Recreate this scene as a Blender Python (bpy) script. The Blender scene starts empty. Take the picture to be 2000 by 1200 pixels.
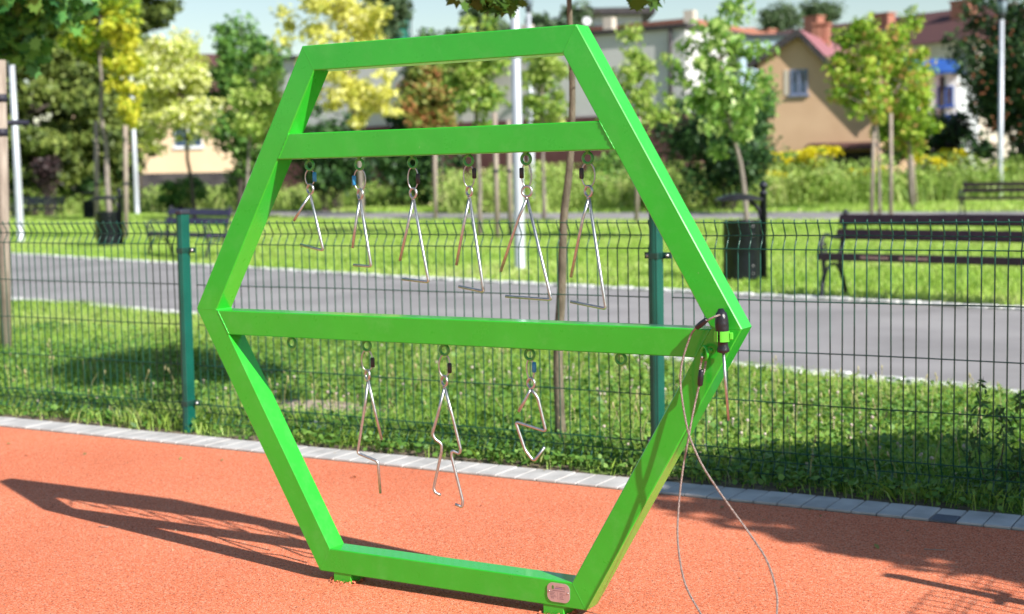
import bpy, math, random
import numpy as np
from mathutils import Vector, Matrix

R = math.radians
random.seed(7)
rng = np.random.default_rng(11)
scene = bpy.context.scene
COL = scene.collection

# ------------------------------------------------------------------ camera
CF, CP, CY, CR = 2813.5, 0.0923, -0.529, -0.021          # focal (px of a 2000 px wide frame), pitch, yaw, roll
CC = np.array([2.4493, -3.7358, 1.3413])
_fw = np.array([math.sin(CY)*math.cos(CP), math.cos(CY)*math.cos(CP), -math.sin(CP)])
_r0 = np.array([math.cos(CY), -math.sin(CY), 0.0])
_u0 = np.cross(_r0, _fw)
_r = _r0*math.cos(CR) + _u0*math.sin(CR)
_u = -_r0*math.sin(CR) + _u0*math.cos(CR)
cam_data = bpy.data.cameras.new("camera")
cam = bpy.data.objects.new("camera", cam_data)
COL.objects.link(cam)
cam.matrix_world = Matrix(((_r[0], _u[0], -_fw[0], CC[0]), (_r[1], _u[1], -_fw[1], CC[1]),
                           (_r[2], _u[2], -_fw[2], CC[2]), (0, 0, 0, 1)))
cam_data.sensor_width = 36.0
cam_data.lens = CF/2000*36.0
cam_data.clip_start = 0.05
cam_data.clip_end = 2000
cam_data.dof.use_dof = True
cam_data.dof.focus_distance = 4.35
cam_data.dof.aperture_fstop = 2.9
cam_data.dof.aperture_blades = 9
scene.camera = cam
scene.render.resolution_x = 1024
scene.render.resolution_y = 614

# ------------------------------------------------------------------ sky, sun, exposure
SUN_AZ, SUN_EL = R(-15.1), R(36.3)                         # direction towards the sun (from +X), elevation
sdir = Vector((math.cos(SUN_EL)*math.cos(SUN_AZ), math.cos(SUN_EL)*math.sin(SUN_AZ), math.sin(SUN_EL)))
world = bpy.data.worlds.new("World")
scene.world = world
world.use_nodes = True
wn = world.node_tree.nodes; wl = world.node_tree.links
wn.clear()
sky = wn.new('ShaderNodeTexSky'); sky.sky_type = 'NISHITA'; sky.sun_disc = False
sky.sun_elevation = SUN_EL
sky.sun_rotation = math.atan2(sdir.x, sdir.y)
sky.air_density = 1.2; sky.dust_density = 0.2; sky.ozone_density = 1.2
bg = wn.new('ShaderNodeBackground'); bg.inputs['Strength'].default_value = 0.086
wo = wn.new('ShaderNodeOutputWorld')
wl.new(sky.outputs[0], bg.inputs[0]); wl.new(bg.outputs[0], wo.inputs[0])
sun_data = bpy.data.lights.new("sun", 'SUN'); sun_data.energy = 5.0; sun_data.angle = R(0.53)
sun_data.color = (1.0, 0.955, 0.89)
sun = bpy.data.objects.new("sun", sun_data); COL.objects.link(sun)
sun.rotation_euler = sdir.to_track_quat('Z', 'Y').to_euler()
scene.view_settings.view_transform = 'Standard'
scene.view_settings.look = 'None'
scene.view_settings.exposure = 0.55
scene.view_settings.gamma = 1.0

# ------------------------------------------------------------------ placement helpers
def ray(u, v):
    d = _fw + _r*(u-1000)/CF - _u*(v-600)/CF
    return d/np.linalg.norm(d)
def atY(u, v, Y):
    d = ray(u, v); return Vector(CC + d*(Y-CC[1])/d[1])
def atZ(u, v, z=0.0):
    d = ray(u, v); return Vector(CC + d*(z-CC[2])/d[2])
HF = np.array([math.sin(CY), math.cos(CY), 0.0]); HR = np.array([math.cos(CY), -math.sin(CY), 0.0])
def atD(u, v, D):
    d = ray(u, v); return Vector(CC + d*D/(d@HF))
def W(r, d, z=0.0):
    p = np.array([CC[0], CC[1], 0]) + HR*r + HF*d; return Vector((p[0], p[1], z))
def baseD(u, D, v=400):
    p = atD(u, v, D); return Vector((p.x, p.y, 0.0))

# ------------------------------------------------------------------ materials
def lin(c):
    c = c/255.0
    return c/12.92 if c <= 0.04045 else ((c+0.055)/1.055)**2.4
def rgb(r, g, b): return (lin(r), lin(g), lin(b), 1.0)
def newmat(name):
    m = bpy.data.materials.new(name); m.use_nodes = True
    nt = m.node_tree; b = nt.nodes['Principled BSDF']
    return m, nt, b
def N(nt, t, **kw):
    n = nt.nodes.new(t)
    for k, v in kw.items():
        if k in n.inputs: n.inputs[k].default_value = v
        else: setattr(n, k, v)
    return n
def ramp(nt, stops, interp='LINEAR'):
    n = nt.nodes.new('ShaderNodeValToRGB'); cr = n.color_ramp; cr.interpolation = interp
    while len(cr.elements) > 1: cr.elements.remove(cr.elements[-1])
    cr.elements[0].position = stops[0][0]; cr.elements[0].color = stops[0][1]
    for p, c in stops[1:]:
        e = cr.elements.new(p); e.color = c
    return n
def noisy(name, c1, c2, scale=5.0, rough=0.7, metal=0.0, bump=0.0, bscale=None, detail=5.0, spec=0.5, coords='Object', coat=0.0, stretch=None):
    m, nt, b = newmat(name)
    tc = N(nt, 'ShaderNodeTexCoord')
    src = tc.outputs[coords]
    if stretch:
        mp = N(nt, 'ShaderNodeMapping'); mp.inputs['Scale'].default_value = stretch
        nt.links.new(src, mp.inputs[0]); src = mp.outputs[0]
    nz = N(nt, 'ShaderNodeTexNoise', Scale=scale, Detail=detail)
    nt.links.new(src, nz.inputs['Vector'])
    rp = ramp(nt, [(0.35, c1), (0.65, c2)])
    nt.links.new(nz.outputs[0], rp.inputs[0]); nt.links.new(rp.outputs[0], b.inputs['Base Color'])
    b.inputs['Roughness'].default_value = rough; b.inputs['Metallic'].default_value = metal
    b.inputs['Specular IOR Level'].default_value = spec
    b.inputs['Coat Weight'].default_value = coat
    if bump > 0:
        n2 = N(nt, 'ShaderNodeTexNoise', Scale=bscale or scale*6, Detail=4.0)
        nt.links.new(src, n2.inputs['Vector'])
        bp = N(nt, 'ShaderNodeBump', Strength=bump, Distance=0.01)
        nt.links.new(n2.outputs[0], bp.inputs['Height']); nt.links.new(bp.outputs[0], b.inputs['Normal'])
    return m
def leafmat(name, cols, trans=0.35, rough=0.5, attr='rnd'):
    m, nt, b = newmat(name)
    at = N(nt, 'ShaderNodeAttribute'); at.attribute_name = attr
    rp = ramp(nt, [(i/max(1, len(cols)-1), c) for i, c in enumerate(cols)])
    nt.links.new(at.outputs['Fac'], rp.inputs[0])
    nt.links.new(rp.outputs[0], b.inputs['Base Color'])
    b.inputs['Roughness'].default_value = rough; b.inputs['Specular IOR Level'].default_value = 0.35
    tr = N(nt, 'ShaderNodeBsdfTranslucent')
    hs = N(nt, 'ShaderNodeHueSaturation', Value=1.25, Saturation=1.05); hs.inputs['Hue'].default_value = 0.49
    nt.links.new(rp.outputs[0], hs.inputs['Color']); nt.links.new(hs.outputs[0], tr.inputs['Color'])
    mx = N(nt, 'ShaderNodeMixShader'); mx.inputs[0].default_value = trans*0.72
    out = nt.nodes['Material Output']
    nt.links.new(b.outputs[0], mx.inputs[1]); nt.links.new(tr.outputs[0], mx.inputs[2]); nt.links.new(mx.outputs[0], out.inputs[0])
    return m

M = {}
# glossy green paint with faint dirt, wear and orange-peel
def green_paint():
    m, nt, b = newmat('green_paint')
    tc = N(nt, 'ShaderNodeTexCoord')
    n1 = N(nt, 'ShaderNodeTexNoise', Scale=2.2, Detail=3.0); nt.links.new(tc.outputs['Object'], n1.inputs['Vector'])
    rp = ramp(nt, [(0.3, (0.024, 0.45, 0.024, 1)), (0.7, (0.038, 0.52, 0.032, 1))]); nt.links.new(n1.outputs[0], rp.inputs[0])
    # dusty smudges
    n2 = N(nt, 'ShaderNodeTexNoise', Scale=11.0, Detail=9.0, Roughness=0.72); nt.links.new(tc.outputs['Object'], n2.inputs['Vector'])
    r2 = ramp(nt, [(0.50, (0, 0, 0, 1)), (0.80, (0.45, 0.45, 0.45, 1))]); nt.links.new(n2.outputs[0], r2.inputs[0])
    mx = N(nt, 'ShaderNodeMix'); mx.data_type = 'RGBA'
    nt.links.new(r2.outputs[0], mx.inputs['Factor']); nt.links.new(rp.outputs[0], mx.inputs['A']); mx.inputs['B'].default_value = (0.12, 0.52, 0.10, 1)
    # small scratches, chips
    n3 = N(nt, 'ShaderNodeTexVoronoi', Scale=38.0); n3.feature = 'F1'
    mp = N(nt, 'ShaderNodeMapping'); mp.inputs['Scale'].default_value = (1.0, 1.0, 0.35); mp.inputs['Rotation'].default_value = (0, 0.5, 0)
    nt.links.new(tc.outputs['Object'], mp.inputs[0]); nt.links.new(mp.outputs[0], n3.inputs['Vector'])
    r3 = ramp(nt, [(0.035, (1, 1, 1, 1)), (0.055, (0, 0, 0, 1))]); nt.links.new(n3.outputs['Distance'], r3.inputs[0])
    n4 = N(nt, 'ShaderNodeTexNoise', Scale=5.0, Detail=1.0); nt.links.new(tc.outputs['Object'], n4.inputs['Vector'])
    r4 = ramp(nt, [(0.56, (0, 0, 0, 1)), (0.62, (0.6, 0.6, 0.6, 1))]); nt.links.new(n4.outputs[0], r4.inputs[0])
    mul = N(nt, 'ShaderNodeMath', operation='MULTIPLY'); nt.links.new(r3.outputs[0], mul.inputs[0]); nt.links.new(r4.outputs[0], mul.inputs[1])
    mx2 = N(nt, 'ShaderNodeMix'); mx2.data_type = 'RGBA'
    nt.links.new(mul.outputs[0], mx2.inputs['Factor']); nt.links.new(mx.outputs['Result'], mx2.inputs['A']); mx2.inputs['B'].default_value = (0.42, 0.72, 0.34, 1)
    nt.links.new(mx2.outputs['Result'], b.inputs['Base Color'])
    rr = ramp(nt, [(0.3, (0.24, 0.24, 0.24, 1)), (0.75, (0.40, 0.40, 0.40, 1))]); nt.links.new(n2.outputs[0], rr.inputs[0])
    nt.links.new(rr.outputs[0], b.inputs['Roughness'])
    b.inputs['Specular IOR Level'].default_value = 0.35; b.inputs['Coat Weight'].default_value = 0.7; b.inputs['Coat Roughness'].default_value = 0.08; b.inputs['Coat IOR'].default_value = 1.5
    n5 = N(nt, 'ShaderNodeTexNoise', Scale=7.0, Detail=2.0); nt.links.new(tc.outputs['Object'], n5.inputs['Vector'])
    bp = N(nt, 'ShaderNodeBump', Strength=0.12, Distance=0.02); nt.links.new(n5.outputs[0], bp.inputs['Height'])
    n6 = N(nt, 'ShaderNodeTexNoise', Scale=260.0, Detail=2.0); nt.links.new(tc.outputs['Object'], n6.inputs['Vector'])
    bp2 = N(nt, 'ShaderNodeBump', Strength=0.06, Distance=0.001); nt.links.new(n6.outputs[0], bp2.inputs['Height']); nt.links.new(bp.outputs[0], bp2.inputs['Normal'])
    nt.links.new(bp2.outputs[0], b.inputs['Normal'])
    return m
M['green'] = green_paint()
M['weld'] = noisy('weld_bead', (0.05, 0.42, 0.05, 1), (0.10, 0.55, 0.09, 1), 60, 0.4, bump=0.5, bscale=90)
M['limeclip'] = noisy('lime_paint', (0.10, 0.58, 0.04, 1), (0.13, 0.64, 0.05, 1), 8, 0.35)
M['eye'] = noisy('green_painted_steel', (0.035, 0.30, 0.06, 1), (0.08, 0.40, 0.10, 1), 60, 0.35)
def steel():
    m, nt, b = newmat('stainless_steel')
    tc = N(nt, 'ShaderNodeTexCoord')
    nz = N(nt, 'ShaderNodeTexNoise', Scale=120.0, Detail=3.0); nt.links.new(tc.outputs['Object'], nz.inputs['Vector'])
    rp = ramp(nt, [(0.3, (0.42, 0.43, 0.44, 1)), (0.7, (0.60, 0.62, 0.63, 1))]); nt.links.new(nz.outputs[0], rp.inputs[0])
    nt.links.new(rp.outputs[0], b.inputs['Base Color']); b.inputs['Metallic'].default_value = 1.0
    b.inputs['Roughness'].default_value = 0.42
    return m
M['steel'] = steel()
M['cable'] = noisy('braided_steel_cable', (0.26, 0.20, 0.18, 1), (0.50, 0.42, 0.38, 1), 260, 0.42, metal=0.6, bump=0.6, bscale=500)
M['blackplastic'] = noisy('black_plastic', (0.010, 0.010, 0.013, 1), (0.020, 0.020, 0.026, 1), 40, 0.34, bump=0.15, bscale=120)
M['blackrubber'] = noisy('black_sleeve', (0.012, 0.012, 0.014, 1), (0.03, 0.03, 0.034, 1), 60, 0.5)
M['bluesleeve'] = noisy('blue_sleeve', (0.02, 0.22, 0.48, 1), (0.03, 0.30, 0.60, 1), 60, 0.4)
M['plate'] = noisy('anodised_plate', (0.52, 0.45, 0.46, 1), (0.62, 0.54, 0.55, 1), 30, 0.38, metal=0.55)
M['plateink'] = noisy('engraved_text', (0.16, 0.09, 0.12, 1), (0.22, 0.13, 0.16, 1), 30, 0.6)
M['plategreen'] = noisy('plate_emblem_green', (0.08, 0.22, 0.05, 1), (0.10, 0.28, 0.07, 1), 30, 0.6)
M['platepurple'] = noisy('plate_print_violet', (0.20, 0.10, 0.40, 1), (0.26, 0.14, 0.45, 1), 30, 0.6)

def rubber():
    m, nt, b = newmat('rubber_granules')
    tc = N(nt, 'ShaderNodeTexCoord')
    v = N(nt, 'ShaderNodeTexVoronoi', Scale=260.0); nt.links.new(tc.outputs['Object'], v.inputs['Vector'])
    sp = N(nt, 'ShaderNodeSeparateColor'); nt.links.new(v.outputs['Color'], sp.inputs[0])
    rp = ramp(nt, [(0.0, (0.34, 0.07, 0.035, 1)), (0.2, (0.78, 0.195, 0.088, 1)), (0.7, (0.86, 0.25, 0.118, 1)), (1.0, (0.88, 0.44, 0.29, 1))])
    nt.links.new(sp.outputs[0], rp.inputs[0])
    # sparse dark pits between granules
    v2 = N(nt, 'ShaderNodeTexVoronoi', Scale=62.0); nt.links.new(tc.outputs['Object'], v2.inputs['Vector'])
    r2 = ramp(nt, [(0.13, (1, 1, 1, 1)), (0.22, (0, 0, 0, 1))]); nt.links.new(v2.outputs['Distance'], r2.inputs[0])
    sp2 = N(nt, 'ShaderNodeSeparateColor'); nt.links.new(v2.outputs['Color'], sp2.inputs[0])
    gt = N(nt, 'ShaderNodeMath', operation='GREATER_THAN'); nt.links.new(sp2.outputs[1], gt.inputs[0]); gt.inputs[1].default_value = 0.46
    mul = N(nt, 'ShaderNodeMath', operation='MULTIPLY'); nt.links.new(r2.outputs[0], mul.inputs[0]); nt.links.new(gt.outputs[0], mul.inputs[1])
    m2 = N(nt, 'ShaderNodeMath', operation='MULTIPLY'); nt.links.new(mul.outputs[0], m2.inputs[0]); m2.inputs[1].default_value = 0.85
    mx = N(nt, 'ShaderNodeMix'); mx.data_type = 'RGBA'
    nt.links.new(m2.outputs[0], mx.inputs['Factor']); nt.links.new(rp.outputs[0], mx.inputs['A']); mx.inputs['B'].default_value = (0.16, 0.045, 0.03, 1)
    # broad tonal drift
    n1 = N(nt, 'ShaderNodeTexNoise', Scale=0.9, Detail=6.0); nt.links.new(tc.outputs['Object'], n1.inputs['Vector'])
    r1 = ramp(nt, [(0.3, (0.86, 0.82, 0.80, 1)), (0.55, (0.97, 0.97, 0.97, 1)), (0.75, (1.04, 1.12, 1.12, 1))]); nt.links.new(n1.outputs[0], r1.inputs[0])
    ml = N(nt, 'ShaderNodeMix'); ml.data_type = 'RGBA'; ml.blend_type = 'MULTIPLY'; ml.inputs['Factor'].default_value = 1.0
    nt.links.new(mx.outputs['Result'], ml.inputs['A']); nt.links.new(r1.outputs[0], ml.inputs['B'])
    nt.links.new(ml.outputs['Result'], b.inputs['Base Color'])
    b.inputs['Roughness'].default_value = 0.85; b.inputs['Specular IOR Level'].default_value = 0.25
    bp = N(nt, 'ShaderNodeBump', Strength=0.55, Distance=0.004)
    nt.links.new(v.outputs['Distance'], bp.inputs['Height'])
    bp.invert = True
    nt.links.new(bp.outputs[0], b.inputs['Normal'])
    return m
M['rubber'] = rubber()
M['asphalt'] = noisy('asphalt', (0.25, 0.235, 0.232, 1), (0.345, 0.325, 0.32, 1), 0.8, 0.85, bump=0.5, bscale=180, detail=12)
M['paver'] = noisy('concrete_paver', (0.42, 0.405, 0.39, 1), (0.58, 0.56, 0.54, 1), 7, 0.85, bump=0.35, bscale=150, detail=10)
M['paverdark'] = noisy('graphite_paver', (0.10, 0.11, 0.14, 1), (0.15, 0.16, 0.19, 1), 12, 0.8, bump=0.3, bscale=150)
M['kerb'] = noisy('pale_kerb_stone', (0.46, 0.46, 0.44, 1), (0.68, 0.68, 0.65, 1), 9, 0.8, bump=0.4, bscale=60)
def lawnmat():
    m, nt, b = newmat('lawn_soil')
    tc = N(nt, 'ShaderNodeTexCoord')
    n1 = N(nt, 'ShaderNodeTexNoise', Scale=0.35, Detail=8.0); nt.links.new(tc.outputs['Object'], n1.inputs['Vector'])
    n2 = N(nt, 'ShaderNodeTexNoise', Scale=22.0, Detail=6.0); nt.links.new(tc.outputs['Object'], n2.inputs['Vector'])
    r1 = ramp(nt, [(0.3, (0.13, 0.20, 0.045, 1)), (0.7, (0.20, 0.29, 0.07, 1))]); nt.links.new(n1.outputs[0], r1.inputs[0])
    r2 = ramp(nt, [(0.3, (0.55, 0.55, 0.5, 1)), (0.7, (1.1, 1.1, 1.05, 1))]); nt.links.new(n2.outputs[0], r2.inputs[0])
    ml = N(nt, 'ShaderNodeMix'); ml.data_type = 'RGBA'; ml.blend_type = 'MULTIPLY'; ml.inputs['Factor'].default_value = 1.0
    nt.links.new(r1.outputs[0], ml.inputs['A']); nt.links.new(r2.outputs[0], ml.inputs['B'])
    nt.links.new(ml.outputs['Result'], b.inputs['Base Color']); b.inputs['Roughness'].default_value = 0.95
    return m
M['lawn'] = lawnmat()
M['soil'] = noisy('dry_soil', (0.30, 0.22, 0.16, 1), (0.52, 0.42, 0.33, 1), 14, 0.95, bump=0.8, bscale=50, detail=10)
M['fence'] = noisy('green_coated_wire', (0.004, 0.060, 0.038, 1), (0.008, 0.085, 0.055, 1), 20, 0.32, spec=0.5)
M['fencepost'] = noisy('green_coated_post', (0.002, 0.085, 0.062, 1), (0.004, 0.11, 0.080, 1), 6, 0.34, bump=0.1)
M['postcap'] = noisy('black_post_cap', (0.02, 0.022, 0.035, 1), (0.04, 0.042, 0.06, 1), 10, 0.45)
M['clamp'] = noisy('dark_green_clamp', (0.006, 0.045, 0.035, 1), (0.012, 0.07, 0.05, 1), 30, 0.4)
M['bolt'] = noisy('zinc_bolt', (0.45, 0.42, 0.42, 1), (0.6, 0.58, 0.58, 1), 60, 0.35, metal=0.9)
M['castiron'] = noisy('black_cast_iron', (0.012, 0.016, 0.022, 1), (0.03, 0.036, 0.045, 1), 30, 0.4, bump=0.3)
M['slat'] = noisy('dark_plum_painted_wood', (0.020, 0.009, 0.014, 1), (0.044, 0.020, 0.026, 1), 3, 0.38, stretch=(1, 20, 20), bump=0.2)
M['slatblue'] = noisy('dark_violet_painted_wood', (0.028, 0.020, 0.060, 1), (0.05, 0.035, 0.095, 1), 3, 0.42, stretch=(1, 20, 20), bump=0.2)
M['slatworn'] = noisy('worn_bare_wood', (0.42, 0.22, 0.18, 1), (0.62, 0.40, 0.33, 1), 30, 0.8, stretch=(1, 8, 8))
M['bin'] = noisy('dark_bin_steel', (0.006, 0.007, 0.014, 1), (0.014, 0.016, 0.026, 1), 10, 0.42, coat=0.15)
M['lamppost'] = noisy('galvanised_lamp_post', (0.46, 0.49, 0.54, 1), (0.60, 0.63, 0.68, 1), 14, 0.45, metal=0.25, stretch=(1, 1, 0.2))
M['lampdark'] = noisy('dark_lamp_metal', (0.02, 0.025, 0.03, 1), (0.05, 0.055, 0.06, 1), 14, 0.45)
M['lampglass'] = noisy('clear_lamp_glass', (0.22, 0.30, 0.38, 1), (0.34, 0.42, 0.50, 1), 5, 0.12)
M['stake'] = noisy('weathered_pine', (0.26, 0.205, 0.165, 1), (0.44, 0.365, 0.30, 1), 5, 0.85, stretch=(6, 6, 0.7), bump=0.5)
M['strap'] = noisy('black_tree_tie', (0.015, 0.015, 0.03, 1), (0.03, 0.03, 0.05, 1), 20, 0.6)
M['barkpale'] = noisy('smooth_pale_bark', (0.10, 0.085, 0.055, 1), (0.20, 0.17, 0.115, 1), 9, 0.85, stretch=(3, 3, 1), bump=0.6, bscale=40)
M['barkdark'] = noisy('dark_bark', (0.045, 0.035, 0.028, 1), (0.11, 0.09, 0.07, 1), 12, 0.9, stretch=(3, 3, 0.7), bump=0.8)
M['barkgrey'] = noisy('grey_bark', (0.20, 0.165, 0.14, 1), (0.34, 0.29, 0.25, 1), 10, 0.9, stretch=(3, 3, 0.7), bump=0.6)
M['ochre'] = noisy('ochre_render', (0.64, 0.415, 0.255, 1), (0.71, 0.475, 0.30, 1), 0.8, 0.9, bump=0.15, bscale=20, detail=8)
M['beigewall'] = noisy('pale_peach_render', (0.72, 0.52, 0.34, 1), (0.78, 0.58, 0.39, 1), 0.6, 0.9, detail=8)
M['greywall'] = noisy('grey_panel_wall', (0.62, 0.60, 0.59, 1), (0.70, 0.68, 0.67, 1), 0.5, 0.85, detail=8)
M['brownwall'] = noisy('maroon_cladding', (0.12, 0.045, 0.045, 1), (0.17, 0.07, 0.07, 1), 0.8, 0.8)
M['creamwall'] = noisy('cream_render', (0.60, 0.52, 0.42, 1), (0.70, 0.62, 0.52, 1), 0.5, 0.9)
M['whitewall'] = noisy('white_render', (0.70, 0.72, 0.74, 1), (0.80, 0.82, 0.84, 1), 0.5, 0.9)
M['bluewall'] = noisy('pale_blue_render', (0.42, 0.56, 0.66, 1), (0.52, 0.66, 0.74, 1), 0.4, 0.9)
def tiled(name, c1, c2, sc=3.0):
    m, nt, b = newmat(name)
    tc = N(nt, 'ShaderNodeTexCoord')
    br = N(nt, 'ShaderNodeTexBrick', Scale=sc); br.inputs['Color1'].default_value = c1; br.inputs['Color2'].default_value = c2
    br.inputs['Mortar'].default_value = tuple(x*0.5 for x in c1[:3])+(1,)
    nt.links.new(tc.outputs['Object'], br.inputs['Vector']); nt.links.new(br.outputs[0], b.inputs['Base Color'])
    b.inputs['Roughness'].default_value = 0.75
    return m
M['redroof'] = tiled('dark_red_tiles', (0.10, 0.042, 0.040, 1), (0.14, 0.058, 0.052, 1))
M['pinkroof'] = noisy('faded_red_sheet_roof', (0.30, 0.11, 0.12, 1), (0.40, 0.16, 0.17, 1), 1.5, 0.55, stretch=(1, 8, 1))
M['brick'] = tiled('orange_brick', (0.42, 0.16, 0.10, 1), (0.52, 0.22, 0.15, 1), 6.0)
M['darkroof'] = noisy('dark_roof_felt', (0.035, 0.03, 0.035, 1), (0.07, 0.06, 0.06, 1), 2, 0.8)
M['blueroof'] = noisy('blue_sheet_roof', (0.015, 0.08, 0.36, 1), (0.03, 0.12, 0.44, 1), 2, 0.5)
M['winframe'] = noisy('white_window_frame', (0.74, 0.76, 0.80, 1), (0.82, 0.84, 0.86, 1), 5, 0.5)
def glassmat():
    m, nt, b = newmat('dark_window_glass')
    tc = N(nt, 'ShaderNodeTexCoord'); nz = N(nt, 'ShaderNodeTexNoise', Scale=1.5); nt.links.new(tc.outputs['Object'], nz.inputs['Vector'])
    rp = ramp(nt, [(0.4, (0.02, 0.035, 0.07, 1)), (0.6, (0.05, 0.09, 0.17, 1))]); nt.links.new(nz.outputs[0], rp.inputs[0]); nt.links.new(rp.outputs[0], b.inputs['Base Color'])
    b.inputs['Roughness'].default_value = 0.08; b.inputs['Specular IOR Level'].default_value = 0.8
    return m
M['glass'] = glassmat()
M['winblue'] = noisy('blue_grey_window_frame', (0.16, 0.19, 0.30, 1), (0.24, 0.28, 0.40, 1), 5, 0.5)
M['netting'] = noisy('green_scaffold_net', (0.01, 0.22, 0.16, 1), (0.03, 0.36, 0.26, 1), 1.5, 0.8)

G1, G2, G3, G4 = (0.045, 0.12, 0.015, 1), (0.10, 0.23, 0.025, 1), (0.17, 0.33, 0.04, 1), (0.33, 0.42, 0.10, 1)
M['grass'] = leafmat('grass_blades', [(0.17, 0.33, 0.04, 1), (0.34, 0.54, 0.08, 1), (0.50, 0.66, 0.15, 1), (0.68, 0.66, 0.34, 1)], 0.42, 0.45)
M['clover'] = leafmat('clover_leaves', [(0.05, 0.14, 0.02, 1), (0.12, 0.26, 0.04, 1), (0.24, 0.40, 0.08, 1)], 0.3, 0.5)
M['weedgrass'] = leafmat('tall_meadow_grass', [(0.20, 0.34, 0.06, 1), (0.34, 0.50, 0.10, 1), (0.50, 0.62, 0.18, 1), (0.66, 0.62, 0.30, 1)], 0.35)
M['whiteflower'] = noisy('clover_blossom', (0.44, 0.33, 0.28, 1), (0.66, 0.56, 0.48, 1), 30, 0.8)
M['yellowflower'] = leafmat('goldenrod_blossom', [(0.72, 0.62, 0.015, 1), (0.86, 0.80, 0.04, 1)], 0.3)
M['L_maple'] = leafmat('maple_green', [(0.022, 0.09, 0.028, 1), (0.06, 0.20, 0.05, 1), (0.13, 0.33, 0.07, 1), (0.26, 0.46, 0.09, 1)], 0.30, 0.4)
M['L_over'] = leafmat('maple_dark_olive', [(0.04, 0.09, 0.012, 1), (0.07, 0.15, 0.02, 1), (0.11, 0.20, 0.03, 1)], 0.3, 0.45)
M['L_yelgreen'] = leafmat('maple_yellow_green', [(0.10, 0.20, 0.02, 1), (0.22, 0.36, 0.03, 1), (0.40, 0.50, 0.04, 1), (0.66, 0.66, 0.06, 1)], 0.42)
M['L_yellow'] = leafmat('maple_lemon', [(0.34, 0.42, 0.03, 1), (0.60, 0.62, 0.05, 1), (0.80, 0.74, 0.10, 1)], 0.42)
M['L_pale'] = leafmat('maple_cream', [(0.34, 0.44, 0.06, 1), (0.60, 0.66, 0.12, 1), (0.80, 0.82, 0.34, 1), (0.88, 0.88, 0.58, 1)], 0.40)
M['L_lemon'] = leafmat('maple_straw_yellow', [(0.40, 0.44, 0.07, 1), (0.66, 0.66, 0.12, 1), (0.82, 0.80, 0.22, 1), (0.86, 0.84, 0.42, 1)], 0.42)
M['L_dark'] = leafmat('bush_dark_green', [(0.012, 0.04, 0.014, 1), (0.03, 0.085, 0.025, 1), (0.055, 0.14, 0.035, 1), (0.10, 0.21, 0.05, 1)], 0.25)
M['L_mid'] = leafmat('tree_mid_green', [(0.035, 0.10, 0.02, 1), (0.08, 0.20, 0.035, 1), (0.15, 0.32, 0.055, 1), (0.26, 0.44, 0.09, 1)], 0.3)
M['L_light'] = leafmat('sapling_light_green', [(0.14, 0.27, 0.04, 1), (0.28, 0.43, 0.07, 1), (0.44, 0.58, 0.12, 1), (0.60, 0.68, 0.22, 1)], 0.4)
M['L_pear'] = leafmat('pear_fresh_green', [(0.11, 0.24, 0.04, 1), (0.22, 0.40, 0.08, 1), (0.36, 0.54, 0.12, 1), (0.58, 0.70, 0.26, 1)], 0.42, 0.35)
M['L_olive'] = leafmat('spruce_olive', [(0.05, 0.085, 0.018, 1), (0.10, 0.15, 0.03, 1), (0.19, 0.25, 0.05, 1), (0.28, 0.34, 0.08, 1)], 0.2)
M['L_orange'] = leafmat('maple_turning_orange', [(0.09, 0.16, 0.03, 1), (0.20, 0.28, 0.05, 1), (0.34, 0.36, 0.08, 1), (0.60, 0.26, 0.11, 1)], 0.35)
M['L_turn'] = leafmat('maple_green_orange_tips', [(0.10, 0.22, 0.02, 1), (0.19, 0.36, 0.03, 1), (0.32, 0.50, 0.05, 1), (0.42, 0.58, 0.07, 1), (0.50, 0.60, 0.09, 1), (0.56, 0.32, 0.11, 1)], 0.4)
M['L_rowan'] = leafmat('rowan_dark_green', [(0.014, 0.040, 0.016, 1), (0.03, 0.075, 0.025, 1), (0.055, 0.12, 0.035, 1), (0.09, 0.16, 0.045, 1)], 0.22)
M['L_purple'] = leafmat('plum_purple', [(0.018, 0.016, 0.014, 1), (0.05, 0.03, 0.03, 1), (0.09, 0.05, 0.05, 1)], 0.2)
M['L_far'] = leafmat('distant_green', [(0.05, 0.09, 0.04, 1), (0.09, 0.15, 0.06, 1), (0.14, 0.20, 0.09, 1)], 0.2)
M['berries'] = noisy('rowan_berries', (0.26, 0.075, 0.03, 1), (0.36, 0.13, 0.06, 1), 9, 0.5)

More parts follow.
